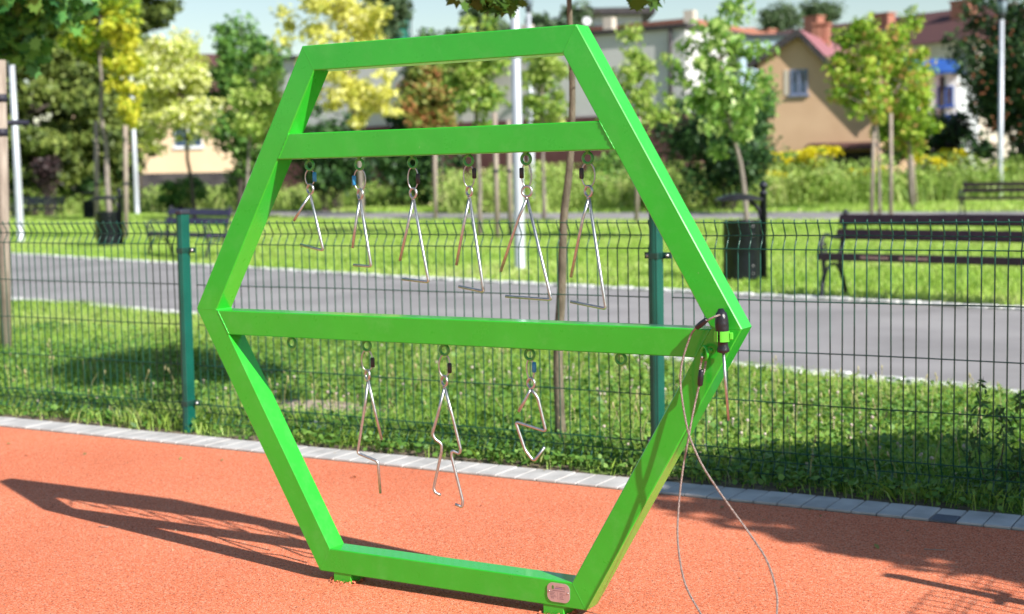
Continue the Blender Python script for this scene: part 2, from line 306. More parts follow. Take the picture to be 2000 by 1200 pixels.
# ------------------------------------------------------------------ mesh helpers
class MB:
    def __init__(s): s.v = []; s.f = []; s.m = []; s.sm = []
    def add(s, vs, fs, mi=0, smooth=False):
        o = len(s.v); s.v += [tuple(x) for x in vs]
        for f in fs: s.f.append(tuple(i+o for i in f)); s.m.append(mi); s.sm.append(smooth)
    def box(s, c, size, rz=0.0, mat=None, mi=0, bev=0.0):
        x, y, z = (a/2 for a in size)
        T = Matrix.Translation(Vector(c)) @ Matrix.Rotation(rz, 4, 'Z')
        if mat is not None: T = Matrix.Translation(Vector(c)) @ mat.to_4x4()
        if bev <= 0:
            P = [Vector((a, b, d)) for a in (-x, x) for b in (-y, y) for d in (-z, z)]
            s.add([T @ p for p in P], [(0, 1, 3, 2), (4, 6, 7, 5), (0, 4, 5, 1), (2, 3, 7, 6), (0, 2, 6, 4), (1, 5, 7, 3)], mi)
        else:
            b = bev
            rings = []
            for zz, i in ((-z, b), (-z+b, 0), (z-b, 0), (z, b)):
                X, Y = x-i, y-i
                rings.append([(X-b if i == 0 else X, -Y), (X, -Y+b if i == 0 else -Y), (X, Y-b if i == 0 else Y), (X-b if i == 0 else X, Y),
                              (-X+b if i == 0 else -X, Y), (-X, Y-b if i == 0 else Y), (-X, -Y+b if i == 0 else -Y), (-X+b if i == 0 else -X, -Y)])
            vs = []
            for (zz, i), rg in zip(((-z, b), (-z+b, 0), (z-b, 0), (z, b)), rings):
                vs += [T @ Vector((p[0], p[1], zz)) for p in rg]
            fs = []
            for k in range(3):
                for j in range(8):
                    fs.append((k*8+j, k*8+(j+1) % 8, (k+1)*8+(j+1) % 8, (k+1)*8+j))
            fs.append(tuple(range(7, -1, -1))); fs.append(tuple(range(24, 32)))
            s.add(vs, fs, mi)
        return s
    def tube(s, pts, rad, n=8, mi=0, caps=True, smooth=True, closed=False, sx=1.0):
        pts = [Vector(p) for p in pts]; k = len(pts)
        rads = rad if hasattr(rad, '__len__') else [rad]*k
        tang = []
        for i in range(k):
            if closed: t = pts[(i+1) % k]-pts[(i-1) % k]
            else: t = pts[min(i+1, k-1)]-pts[max(i-1, 0)]
            tang.append(t.normalized() if t.length > 1e-9 else Vector((0, 0, 1)))
        a = Vector((0, 0, 1)) if abs(tang[0].z) < 0.9 else Vector((1, 0, 0))
        nrm = (a - tang[0]*a.dot(tang[0])).normalized()
        vs = []
        for i in range(k):
            nrm = (nrm - tang[i]*nrm.dot(tang[i])).normalized()
            bn = tang[i].cross(nrm)
            for j in range(n):
                th = 2*math.pi*j/n
                vs.append(pts[i] + (nrm*math.cos(th)*sx + bn*math.sin(th))*rads[i])
        fs = []
        for i in range(k if closed else k-1):
            i2 = (i+1) % k
            for j in range(n):
                fs.append((i*n+j, i*n+(j+1) % n, i2*n+(j+1) % n, i2*n+j))
        s.add(vs, fs, mi, smooth)
        if caps and not closed:
            o = len(s.v)-len(vs)
            s.f.append(tuple(o+j for j in range(n-1, -1, -1))); s.m.append(mi); s.sm.append(False)
            s.f.append(tuple(o+(k-1)*n+j for j in range(n))); s.m.append(mi); s.sm.append(False)
        return s
    def torus(s, c, R0, r, n=24, m=8, mat=None, mi=0, sx=1.0, sz=1.0):
        # ring lying in local XZ plane
        mat = mat or Matrix.Identity(3)
        pts = [Vector(c) + mat @ Vector((math.cos(2*math.pi*i/n)*R0*sx, 0, math.sin(2*math.pi*i/n)*R0*sz)) for i in range(n)]
        return s.tube(pts, r, m, mi, closed=True)
    def lathe(s, c, prof, n=16, mi=0, smooth=True, axis=None):
        A = axis or Matrix.Identity(3); c = Vector(c); vs = []
        for r_, z_ in prof:
            for j in range(n):
                th = 2*math.pi*j/n; vs.append(c + A @ Vector((r_*math.cos(th), r_*math.sin(th), z_)))
        fs = []
        for i in range(len(prof)-1):
            for j in range(n): fs.append((i*n+j, i*n+(j+1) % n, (i+1)*n+(j+1) % n, (i+1)*n+j))
        s.add(vs, fs, mi, smooth)
        o = len(s.v)-len(vs); k = len(prof)
        if prof[0][0] > 1e-5: s.f.append(tuple(o+j for j in range(n-1, -1, -1))); s.m.append(mi); s.sm.append(False)
        if prof[-1][0] > 1e-5: s.f.append(tuple(o+(k-1)*n+j for j in range(n))); s.m.append(mi); s.sm.append(False)
        return s
    def prism(s, poly, vec, mi=0):
        vec = Vector(vec); P = [Vector(p) for p in poly]; n = len(P)
        s.add(P + [p+vec for p in P], [tuple(range(n-1, -1, -1)), tuple(range(n, 2*n))] + [(i, (i+1) % n, n+(i+1) % n, n+i) for i in range(n)], mi)
        return s
    def build(s, name, mats, parent=None, origin=None):
        me = bpy.data.meshes.new(name)
        o = Vector(origin) if origin is not None else Vector((0, 0, 0))
        me.from_pydata([tuple(Vector(p)-o) for p in s.v], [], s.f)
        for m_ in (mats if isinstance(mats, (list, tuple)) else [mats]): me.materials.append(m_)
        me.polygons.foreach_set('material_index', s.m); me.polygons.foreach_set('use_smooth', s.sm)
        me.validate(); me.update()
        return link(name, me, parent, o)
def link(name, me, parent=None, loc=(0, 0, 0)):
    ob = bpy.data.objects.new(name, me); COL.objects.link(ob)
    ob.location = loc
    if parent is not None:
        ob.parent = parent
        ob.matrix_parent_inverse = Matrix.Translation(-Vector(parent.location)) if parent.rotation_euler.z == 0 else parent.matrix_basis.inverted()
    return ob
def tag(o, label=None, cat=None, group=None, kind=None):
    if label: o['label'] = label
    if cat: o['category'] = cat
    if group: o['group'] = group
    if kind: o['kind'] = kind
    return o
def thing(name, loc, label, cat, group=None):
    o = bpy.data.objects.new(name, None); COL.objects.link(o); o.location = loc
    o.empty_display_size = 0.1
    return tag(o, label, cat, group)
def structure(o): return tag(o, kind='structure')
def fillet(pts, r, n=5):
    pts = [Vector(p) for p in pts]; out = [pts[0]]
    for i in range(1, len(pts)-1):
        p, a, b = pts[i], pts[i-1], pts[i+1]
        ra = r[i] if hasattr(r, '__len__') else r
        d1 = (a-p); d2 = (b-p); l = min(ra, d1.length*0.45, d2.length*0.45)
        q1 = p + d1.normalized()*l; q2 = p + d2.normalized()*l
        for k in range(n+1):
            t = k/n; out.append(q1*(1-t)**2 + p*2*t*(1-t) + q2*t*t)
    out.append(pts[-1]); return out
def smooth_curve(pts, n=8):
    pts = [Vector(p) for p in pts]; P = [pts[0]*2-pts[1]] + pts + [pts[-1]*2-pts[-2]]; out = []
    for i in range(1, len(P)-2):
        for k in range(n):
            t = k/n
            out.append(0.5*((2*P[i]) + (P[i+1]-P[i-1])*t + (2*P[i-1]-5*P[i]+4*P[i+1]-P[i+2])*t*t + (3*P[i]-P[i-1]-3*P[i+1]+P[i+2])*t**3))
    out.append(pts[-1]); return out

def polys_mesh(name, verts, k, mat, rnd=None, parent=None, loc=(0, 0, 0)):
    """verts: (n,k,3) array: n faces of k corners each, as one mesh"""
    n = len(verts); V = (verts.reshape(-1, 3) - np.array(loc)).astype(np.float32)
    me = bpy.data.meshes.new(name)
    me.vertices.add(n*k); me.vertices.foreach_set('co', V.ravel())
    me.loops.add(n*k); me.loops.foreach_set('vertex_index', np.arange(n*k, dtype=np.int32))
    me.polygons.add(n); me.polygons.foreach_set('loop_start', np.arange(0, n*k, k, dtype=np.int32))
    me.update(calc_edges=True)
    if rnd is not None:
        at = me.attributes.new('rnd', 'FLOAT', 'FACE'); at.data.foreach_set('value', rnd.astype(np.float32))
    me.materials.append(mat)
    return link(name, me, parent, Vector(loc))
LEAF = np.array([[0, -.5], [.26, -.18], [.24, .16], [0, .5], [-.24, .16], [-.26, -.18]])
PEAR = np.array([[0, -.5], [.2, -.2], [.22, .1], [0, .5], [-.22, .1], [-.2, -.2]])
_ml = [(0, -.42), (.12, -.30), (.40, -.38), (.33, -.16), (.56, .02), (.30, .10), (.36, .34), (.15, .26), (0, .58),
       (-.15, .26), (-.36, .34), (-.30, .10), (-.56, .02), (-.33, -.16), (-.40, -.38), (-.12, -.30)]
MAPLE = np.array(_ml)
def unit(a): return a/np.maximum(np.linalg.norm(a, axis=1, keepdims=True), 1e-9)
def leaves(pos, outward, size, shape, jitter=0.35, up=0.45, droop=0.0, outw=0.5):
    n = len(pos)
    nn = unit(rng.normal(size=(n, 3))*0.75 + np.array([0, 0, up]) + outward*outw)
    t = rng.normal(size=(n, 3)) + np.array([0, 0, -droop]); t = unit(t - nn*np.sum(t*nn, axis=1, keepdims=True)); b = np.cross(nn, t)
    sz = size*(1+jitter*rng.uniform(-1, 1, n))
    P = pos[:, None, :] + (b[:, None, :]*shape[None, :, 0:1] + t[:, None, :]*shape[None, :, 1:2])*sz[:, None, None]
    # slight cupping
    P += nn[:, None, :]*(np.abs(shape[None, :, 0:1])*sz[:, None, None]*0.25)
    return P
def crown_points(c, rad, nclump, nleaf, rc, hollow=0.35, seed=0, flat=0.8, conic=0.0):
    rg = np.random.default_rng(seed+100)
    d = unit(rg.normal(size=(nclump, 3))); ph = rg.uniform(0, 6.28, 4)
    lob = 1+.20*np.sin(3*np.arctan2(d[:, 1], d[:, 0])+ph[0])+.16*np.sin(5*d[:, 2]+2*np.arctan2(d[:, 1], d[:, 0])+ph[1])
    rr = (hollow + (1-hollow)*rg.uniform(0, 1, nclump)**0.6)*lob
    C = d*rr[:, None]*np.array(rad)*(1-0.6*rc/np.max(rad))
    if conic > 0:
        s = 1-conic*((C[:, 2]/rad[2])*0.5+0.5); C[:, 0] *= s; C[:, 1] *= s
    C = C + np.array(c)
    idx = rg.integers(0, nclump, nleaf)
    crs = rc*rg.uniform(0.55, 1.35, nclump)
    g = unit(rg.normal(size=(nleaf, 3)))*(rg.uniform(0, 1, nleaf)**0.5)[:, None]
    g[:, 2] *= flat
    P = C[idx] + g*crs[idx][:, None]
    tone = rg.uniform(-0.22, 0.22, nclump)[idx]
    return C, P, unit(P-np.array(c)), tone, unit(g)
def limb(mb, p0, p1, r0, r1, sag=0.1, n=5, k=5, seed=0):
    rg = random.Random(seed); p0 = Vector(p0); p1 = Vector(p1); L = (p1-p0).length
    pts = []
    off = Vector((rg.uniform(-1, 1), rg.uniform(-1, 1), rg.uniform(-.2, .6)))*L*sag
    for i in range(k+1):
        t = i/k; pts.append(p0.lerp(p1, t) + off*math.sin(math.pi*t))
    mb.tube(pts, [r0+(r1-r0)*(i/k)**0.8 for i in range(k+1)], n, caps=False)
def tree(name, label, cat, crown, D, mat, bark='barkgrey', tu=None, tv=420, base=None, tr=0.08, nleaf=3500, nclump=40, rc=0.45, size=0.16, shape=LEAF,
         group=None, seed=0, hollow=0.35, trunkpts=None, conic=0.0, nlimb=None, up=0.45, droop=0.0, dr=None, tonerange=1.0, spread=0.24, flat=0.8):
    """crown: box in photo pixels at distance D -> real ellipsoid there"""
    u0, v0, u1, v1 = crown
    a = atD((u0+u1)/2, v0, D); b = atD((u0+u1)/2, v1, D); l = atD(u0, (v0+v1)/2, D); r_ = atD(u1, (v0+v1)/2, D)
    c = (a+b)/2; rz = abs(a.z-b.z)/2; rx = (l-r_).length/2
    if tu is None: tu = (u0+u1)/2
    bs = baseD(tu, D, tv) if base is None else Vector(base)
    root = thing(name, bs, label, cat, group)
    C, P, out, tone, gl = crown_points(c, (rx, dr or rx, rz), nclump, nleaf, rc, hollow, seed, flat, conic)
    V = leaves(P, gl*0.6+out*0.4, size, shape, up=up, droop=droop)
    rnd = np.clip(rng.uniform(0.5-spread*2, 0.5+spread*2, len(P))*tonerange + tone, 0, 1)
    polys_mesh('crown', V, len(shape), M[mat], rnd, root, bs)
    mb = MB()
    if trunkpts is None:
        top = Vector((c.x, c.y, c.z+rz*0.55))
        k = 8; pts = []
        rg = random.Random(seed)
        for i in range(k+1):
            t = i/k; p = bs.lerp(top, t); w = math.sin(math.pi*t)*tr*0.6
            pts.append(p + Vector((rg.uniform(-w, w), rg.uniform(-w, w), 0)))
    else:
        pts = smooth_curve([Vector(p) for p in trunkpts], 4)
        top = pts[-1]
    n = len(pts); rads = [tr*(1.25 if i == 0 else 1.0)*(1-0.72*i/(n-1)) for i in range(n)]
    mb.tube(pts, rads, 10)
    order = np.argsort(np.random.default_rng(seed).uniform(size=len(C)))
    for j in order[:(nlimb if nlimb is not None else min(len(C), 22))]:
        e = Vector(C[j]); lo = max(bs.z, c.z-rz*1.1)
        zt = max(lo, min(e.z-0.25*(Vector((e.x, e.y, 0))-Vector((c.x, c.y, 0))).length-0.1*rz, top.z))
        s = min(pts, key=lambda q: abs(q.z-zt))
        limb(mb, s, e, tr*0.34, tr*0.07, 0.08, 5, 4, seed+int(j))
    mb.build('trunk', M[bark], root, bs)
    return root
def bush(name, label, crown, D, mat, nleaf=4000, nclump=45, rc=0.5, size=0.15, seed=0, group=None, cat='bush', dr=None, bark='barkdark', base=None, spread=0.24, flat=0.8, hollow=0.3):
    u0, v0, u1, v1 = crown
    a = atD((u0+u1)/2, v0, D); l = atD(u0, v1, D); r_ = atD(u1, v1, D)
    rx = (l-r_).length/2; h = a.z; zb = max(0.0, atD((u0+u1)/2, v1, D).z)
    c = Vector((a.x, a.y, (h+zb)/2))
    bs = Vector((a.x, a.y, 0)); root = thing(name, bs, label, cat, group)
    C, P, out, tone, gl = crown_points(c, (rx, dr or rx*0.8, (h-zb)/2), nclump, nleaf, rc, hollow, seed, flat)
    ok = P[:, 2] > 0.02; P, out, tone, gl = P[ok], out[ok], tone[ok], gl[ok]
    V = leaves(P, gl*0.6+out*0.4, size, LEAF)
    rnd = np.clip(rng.uniform(0.5-spread*2, 0.5+spread*2, len(P)) + tone, 0, 1)
    polys_mesh('foliage', V, len(LEAF), M[mat], rnd, root, bs)
    mb = MB()
    rg = random.Random(seed)
    for j in range(min(14, len(C))):
        s = bs + Vector((rg.uniform(-.3, .3)*rx, rg.uniform(-.2, .2)*rx, 0))
        limb(mb, s, C[j], 0.035, 0.012, 0.08, 5, 4, seed+j)
    mb.build('stems', M[bark], root, bs)
    return root

# ================================================================== GROUND
mb = MB(); mb.add([(-600, -60, 0), (600, -60, 0), (600, 900, 0), (-600, 900, 0)], [(0, 1, 2, 3)])
structure(mb.build('lawn', M['lawn']))
mb = MB(); mb.add([(-16, -9, .004), (12, -9, .004), (12, 1.645, .004), (-16, 1.645, .004)], [(0, 1, 2, 3)])
structure(mb.build('rubber_play_surface', M['rubber']))
# paver strip: 10 x 20 cm blocks side by side
mb = MB(); x = -13.0; i = 0
rg = random.Random(3)
while x < 9:
    w = 0.098
    dark = abs(x-1.145) < 0.05
    dz = rg.uniform(-.0012, .0012); sk = rg.uniform(-.0015, .0015)
    if dark:
        mb.box((x+.05, 1.65+.05, .004+dz), (w-.004, .094, .020), bev=.003, mi=1)
        mb.box((x+.05, 1.65+.148, .004+dz), (w-.004, .094, .020), bev=.003, mi=0)
    else:
        mb.box((x+.05, 1.75+sk, .004+dz), (w-.003, .196, .020), bev=.003, mi=0)
    x += 0.1; i += 1
structure(mb.build('paver_strip', [M['paver'], M['paverdark']]))
mb = MB(); mb.add([(-13, 1.648, .006), (9, 1.648, .006), (9, 1.855, .006), (-13, 1.855, .006)], [(0, 1, 2, 3)])
structure(mb.build('joint_sand', M['soil']))

# near path between polylines
near = [(-26, 11.6), (-11.03, 7.83), (-4.98, 6.55), (.18, 5.12), (9, 2.9)]
far = [(-30, 18.2), (-19.55, 15.1), (-8.53, 11.85), (-.59, 9.96), (9, 7.6)]
mb = MB(); n = len(near)
mb.add([(a, b, .006) for a, b in near]+[(a, b, .006) for a, b in far], [(i, i+1, n+i+1, n+i) for i in range(n-1)])
structure(mb.build('asphalt_path', M['asphalt']))
def kerbline(name, pts, off, w, step, h, seed):
    mb = MB(); rg = random.Random(seed)
    for (a, b) in zip(pts[:-1], pts[1:]):
        A = Vector((a[0], a[1], 0)); B = Vector((b[0], b[1], 0)); d = (B-A); L = d.length; d.normalize(); nrm = Vector((-d.y, d.x, 0))
        rz = math.atan2(d.y, d.x); s = 0
        while s < L:
            l = step*rg.uniform(.75, 1.2)
            for row in (0, 1):
                c = A+d*(s+l/2+row*step*.4)+nrm*(off+w*(row*.5-.25)+rg.uniform(-.012, .012))
                mb.box((c.x, c.y, h/2+rg.uniform(-.008, .008)), (l*.92, w*.5*rg.uniform(.85, 1.02), h), rz+rg.uniform(-.08, .08), bev=.012)
            s += l
    structure(mb.build(name, M['kerb']))
kerbline('near_kerb', near, -.08, .17, .13, .03, 1)
kerbline('far_kerb', far, .10, .17, .13, .03, 2)
# second path, across the lawn
def pxline(pts): return [tuple(atZ(u, v)[:2]) for u, v in pts]
n2 = pxline([(-300, 433), (100, 420), (600, 440), (1000, 435), (1600, 432), (2000, 432), (2300, 434)])
n2 = [(-75, 58), (-42, 41.5), (-23.4, 32.2), (-14, 31.6), (-9.1, 31.3), (-4.1, 31.1), (6, 30.9)]
f2 = [(-92, 76), (-54, 53.5), (-29.6, 40.2), (-20, 38.6), (-11.3, 38.1), (-5.6, 38.0), (7, 37.8)]
mb = MB(); n = len(n2)
mb.add([(a, b, .006) for a, b in n2]+[(a, b, .006) for a, b in f2], [(i, i+1, n+i+1, n+i) for i in range(n-1)])
structure(mb.build('far_asphalt_path', M['asphalt']))
# bare soil patch
mb = MB(); c = atZ(610, 797); k = 26
mb.add([(c.x+math.cos(a)*.55*(1+.2*math.sin(3*a+1)), c.y+math.sin(a)*.2*(1+.2*math.cos(4*a)), .008) for a in [2*math.pi*i/k for i in range(k)]], [tuple(range(k))])
structure(mb.build('soil_patch', M['soil']))

# bare earth strip between the pavers and the fence foot
mb = MB(); k = 140; xs = [-9+12.5*i/k for i in range(k+1)]
top_ = [2.02+.07*math.sin(3.1*x_)+.05*math.sin(7.7*x_+1)+.03*math.sin(17*x_) for x_ in xs]
mb.add([(x_, 1.85, .003) for x_ in xs]+[(x_, t_, .003) for x_, t_ in zip(xs, top_)], [(i, i+1, k+2+i, k+1+i) for i in range(k)])
structure(mb.build('soil_strip', noisy('dark_garden_soil', (.10, .075, .05, 1), (.24, .18, .125, 1), 18, .95, bump=.9, bscale=60, detail=10)))
# ---- grass
def inview(P, margin=0.06):
    d = P - CC; z = d@_fw; x = (d@_r)/z*CF/1000; y = -(d@_u)/z*CF/600
    return (z > 0) & (np.abs(x) < 1+margin) & (np.abs(y) < 1+margin*2)
def linev(pts, x):
    xs = np.array([p[0] for p in pts]); ys = np.array([p[1] for p in pts]); return np.interp(x, xs, ys)
def vnoise(x, y, s, seed):
    r = np.random.default_rng(seed); out = np.zeros_like(x)
    for k in range(5):
        a = r.uniform(0, 2*math.pi); f = s*r.uniform(.6, 1.8); out += np.sin((x*math.cos(a)+y*math.sin(a))*f + r.uniform(0, 6) + 1.5*np.sin((x*math.sin(a)-y*math.cos(a))*f*.7))
    return out/5
def blades(px, py, h, w, lean=0.5):
    n = len(px); th = rng.uniform(0, 2*math.pi, n); ph = rng.uniform(0, 2*math.pi, n)
    b = np.stack([px, py, np.zeros(n)], 1); s = np.stack([np.cos(th), np.sin(th), np.zeros(n)], 1)*w[:, None]/2
    ln = np.stack([np.cos(ph), np.sin(ph), np.zeros(n)], 1)*(h*lean*rng.uniform(.1, 1, n))[:, None]
    mid = b + ln*0.35 + np.stack([0*h, 0*h, h*.6], 1); tip = b + ln + np.stack([0*h, 0*h, h*.95], 1)
    return np.stack([b-s, b+s, mid+s*.75, tip, mid-s*.75], 1)
def scatter(x0, x1, y0, y1, dens):
    n = int((x1-x0)*(y1-y0)*dens); return rng.uniform(x0, x1, n), rng.uniform(y0, y1, n)
x, y = scatter(-10.5, 2.6, 1.87, 8.2, 3400)
ok = (y < linev(near, x)-.20) & inview(np.stack([x, y, 0*x+.03], 1), .05)
# thin over the soil patch and next to the pavers
sc = atZ(610, 797)
bare = np.exp(-(((x-sc.x)/.55)**2+((y-sc.y)/.20)**2)**2)
ok &= rng.uniform(size=len(x)) > bare*0.93
edge = np.clip((y-1.86)/.16, 0, 1)
ok &= rng.uniform(size=len(x)) < (.18+.82*edge)*np.clip(1.0-(y < 2.15)*(.25-.9*vnoise(x, y, 2.9, 55)), .12, 1)
x, y = x[ok], y[ok]
nv = vnoise(x, y, 2.2, 4)
h = (.035+.045*np.clip(nv+.2, 0, 1.2)+rng.uniform(0, .035, len(x)))*(1+.55*(y < 2.25)*np.clip(.3+vnoise(x, y, 3.1, 88), 0, 1)); w = rng.uniform(.0028, .006, len(x)); h = np.where((x > .3) & (y < 2.3), h*.72, h)
keep = rng.uniform(size=len(x)) < np.clip(.75-.45*vnoise(x, y, 3.5, 9), .2, 1); x, y, h, w, nv = x[keep], y[keep], h[keep], w[keep], nv[keep]
rnd = np.clip(rng.normal(.42, .2, len(x)) + .28*vnoise(x, y, 1.1, 5) + .12*vnoise(x, y, 4.0, 15) + (rng.uniform(size=len(x)) < .05)*.5, 0, 1)
tag(polys_mesh('grass', blades(x, y, h, w, .9), 5, M['grass'], rnd), 'green grass growing between the wire fence and the grey path', 'grass', kind='stuff')
print('near blades', len(x))
# clover leaves near the fence
x, y = scatter(-8, 2.6, 1.88, 5.6, 2300)
ok = (y < linev(near, x)-.25) & inview(np.stack([x, y, 0*x+.03], 1), .05) & (rng.uniform(size=len(x)) < np.clip(.42+.8*vnoise(x, y, 1.6, 21)+.4*(y < 2.5), .04, 1))
bare = np.exp(-(((x-sc.x)/.55)**2+((y-sc.y)/.2)**2)**2); ok &= rng.uniform(size=len(x)) > bare*.9
x, y = x[ok], y[ok]
P = np.stack([x, y, rng.uniform(.015, .075, len(x))], 1)
V = leaves(P, np.zeros_like(P), 0.026, LEAF*np.array([1.7, 1.0]), up=1.4)
tag(polys_mesh('clover', V, 6, M['clover'], np.clip(rng.normal(.5, .25, len(x)), 0, 1)), 'low clover leaves spreading through the grass behind the fence', 'clover', kind='stuff')
# clover blossoms
x, y = scatter(-6.5, 2.6, 2.05, 5.2, 26)
ok = (y < linev(near, x)-.3) & inview(np.stack([x, y, 0*x+.05], 1), .03) & (rng.uniform(size=len(x)) < np.clip(.12+.22*(x+3)/3+1.0*vnoise(x, y, 1.3, 33), 0, 1))
mb = MB()
for a, b in zip(x[ok], y[ok]):
    z = rg.uniform(.05, .10); r0 = rg.uniform(.006, .010)
    mb.lathe((a, b, z), [(r0*.5, -r0*.8), (r0, -r0*.1), (r0*.8, r0*.6), (r0*.2, r0*.95)], 7)
    mb.tube([(a+.004, b, 0), (a, b, z-r0*.8)], .0012, 4, caps=False)
tag(mb.build('clover_blossoms', M['whiteflower']), 'small whitish clover blossoms dotted over the grass behind the fence', 'flowers', kind='stuff')
# lawn between the two paths and the verge behind
def farlawn(name, label, x0, x1, y0, y1, dens, fl, fh, hh, ww, mat='grass', seed=0, off=.25):
    x, y = scatter(x0, x1, y0, y1, dens)
    ok = (y > linev(fl, x)+off) & inview(np.stack([x, y, 0*x+.03], 1), .05)
    if fh is not None: ok &= (y < linev(fh, x)-.1)
    x, y = x[ok], y[ok]
    h = hh*(rng.uniform(.6, 1.3, len(x))+.35*vnoise(x, y, 1.5, seed)); w = ww*rng.uniform(.6, 1.3, len(x))
    rnd = np.clip(rng.normal(.50, .16, len(x))+.24*vnoise(x, y, .5, seed+1)+.14*vnoise(x, y, 1.7, seed+2), 0, 1)
    print(name, len(x))
    tag(polys_mesh(name, blades(x, y, h, w, .7), 5, M[mat], rnd), label, 'grass', kind='stuff')
farlawn('grass', 'mown bright grass strip behind the path around the near benches', -30, 1.5, 9.9, 24, 520, far, n2, .075, .016, seed=3, off=.22)
farlawn('grass', 'mown bright grass running up to the far path', -42, 0, 24, 46, 110, far, n2, .10, .035, seed=6)
farlawn('grass', 'grass verge behind the far path', -58, 1, 36, 62, 75, f2, None, .14, .045, seed=8, off=.1)

# meadow weeds: three broad bands of tall grass far behind
def meadow(label, d0, d1, u0, u1, n, hmin, hmax, seed):
    rgs = np.random.default_rng(seed)
    d = rgs.uniform(d0, d1, n); u = rgs.uniform(u0, u1, n)
    r_ = (u-1000)/CF*d
    P = np.array([CC[0], CC[1], 0])[None]+HR[None]*r_[:, None]+HF[None]*d[:, None]
    h = rgs.uniform(hmin, hmax, n)*(1+.35*vnoise(P[:, 0], P[:, 1], .9, seed)); w = rgs.uniform(.02, .05, n)
    rnd = np.clip(rgs.normal(.45, .22, n)+.25*vnoise(P[:, 0], P[:, 1], .6, seed+2), 0, 1)
    tag(polys_mesh('meadow_grass', blades(P[:, 0], P[:, 1], h, w, .8), 5, M['weedgrass'], rnd), label, 'meadow', kind='stuff')
def meadowherbs(label, d0, d1, u0, u1, n, hmax, seed):
    rgs = np.random.default_rng(seed); K = 160
    cd = rgs.uniform(d0, d1, K); cu = rgs.uniform(u0, u1, K); cr = rgs.uniform(.4, 1.1, K); chh = rgs.uniform(.45, 1.0, K)*hmax; idx = rgs.integers(0, K, n)
    d = cd[idx]+rgs.normal(0, .45, n)*cr[idx]; r_ = (cu[idx]-1000)/CF*cd[idx]+rgs.normal(0, .45, n)*cr[idx]
    P = np.array([CC[0], CC[1], 0])[None]+HR[None]*r_[:, None]+HF[None]*d[:, None]
    P[:, 2] = rgs.uniform(.05, 1, n)**.7*chh[idx]
    rnd = np.clip(rgs.normal(.45, .2, n)+rgs.uniform(-.3, .3, K)[idx], 0, 1)
    tag(polys_mesh('meadow_herbs', leaves(P, np.zeros_like(P), .15, PEAR, up=.4), 6, M['weedgrass'], rnd), label, 'weeds', kind='stuff')
meadowherbs('leafy weeds among the tall meadow grass on the right half', 49, 58, 880, 2060, 26000, 1.75, 51)
meadowherbs('leafy weeds among the meadow grass below the beige house', 59, 74, -60, 900, 14000, 1.2, 61)
meadow('tall meadow grass and weeds behind the far path on the right half', 49, 60, 880, 2060, 9000, .6, 1.3, 50)
meadow('tall meadow grass and weeds below the beige house on the left', 60, 76, -60, 900, 9000, .4, 1.0, 60)

# ================================================================== THE HEXAGON FRAME
ZC = 0.9002; DP = 0.078; AP = math.sqrt(3)/2; WB = 0.0804
frame = thing('hexagon_play_frame', (0, 0, 0), 'large bright green hexagonal steel frame with crossbars standing on the orange rubber surface', 'play frame')
def hexc(k): a = R(60*k); return Vector((math.cos(a), 0, math.sin(a)))
ch = 0.0028
sec = [(ch, 0), (WB-ch, 0), (WB, ch), (WB, DP-ch), (WB-ch, DP), (ch, DP), (0, DP-ch), (0, ch)]   # (offset from outer edge, y)
sec_fine = []
for k in range(6):
    mb = MB(); vs = []
    for kk in (k, k+1):
        for o, y_ in sec:
            p = hexc(kk)*(1-o/AP); vs.append((p.x, y_, ZC+p.z))
    mb.add(vs, [(j, (j+1) % 8, 8+(j+1) % 8, 8+j) for j in range(8)])
    mb.build('side_beam', M['green'], frame)
def xin(z): return 1-WB/AP - abs(z)/math.sqrt(3)*1.0 if True else 0
def xin(z):  # inner face of the side beams at height z above centre
    return (AP-WB)/AP*1.0 - abs(z)/math.sqrt(3)
for z1, z2, nm in ((.587, .5036, 'upper_crossbar'), (-.0038, -.0859, 'middle_crossbar')):
    mb = MB(); vs = []
    H = z1-z2
    for sgn in (-1, 1):
        for o, y_ in [(c_/WB*H, yy) for c_, yy in sec]:
            z = z1-o; vs.append((sgn*(xin(z)+.004), y_+(0.0015 if y_ < .01 else (-.0015 if y_ > DP-.01 else 0)), ZC+z))
    mb.add(vs, [(j, (j+1) % 8, 8+(j+1) % 8, 8+j) for j in range(8)])
    mb.build('crossbar', M['green'], frame)
# weld beads at joints
for k in range(6):
    a = hexc(k); b_ = hexc(k)*(1-WB/AP); mb = MB()
    pts = [Vector((a.x*(1-t)+b_.x*t, .0009, ZC+a.z*(1-t)+b_.z*t)) for t in [.04+.92*i/12 for i in range(13)]]
    mb.tube(pts, .0015, 6); mb.build('weld_bead', M['green'], frame)
for z1, z2 in ((.587, .5036), (-.0038, -.0859)):
    for sgn in (-1, 1):
        mb = MB()
        pts = [Vector((sgn*(xin(z1+(z2-z1)*t)), .0014+.0006*math.sin(i_*2.3), ZC+z1+(z2-z1)*t)) for i_, t in enumerate([i/14 for i in range(15)])]
        mb.tube(pts, [.0027+.0002*math.sin(i_*4.1) for i_ in range(15)], 8); mb.build('weld_bead', M['green'], frame)
# feet: short box-section stubs down into the rubber
for xf0, xf1 in ((-.4459, -.3736), (.35, .423)):
    mb = MB(); zb = ZC-AP
    mb.box(((xf0+xf1)/2, DP/2, zb/2-.01), (xf1-xf0, DP-.006, zb+.022+.01), bev=.003)
    mb.build('foot', M['green'], frame)
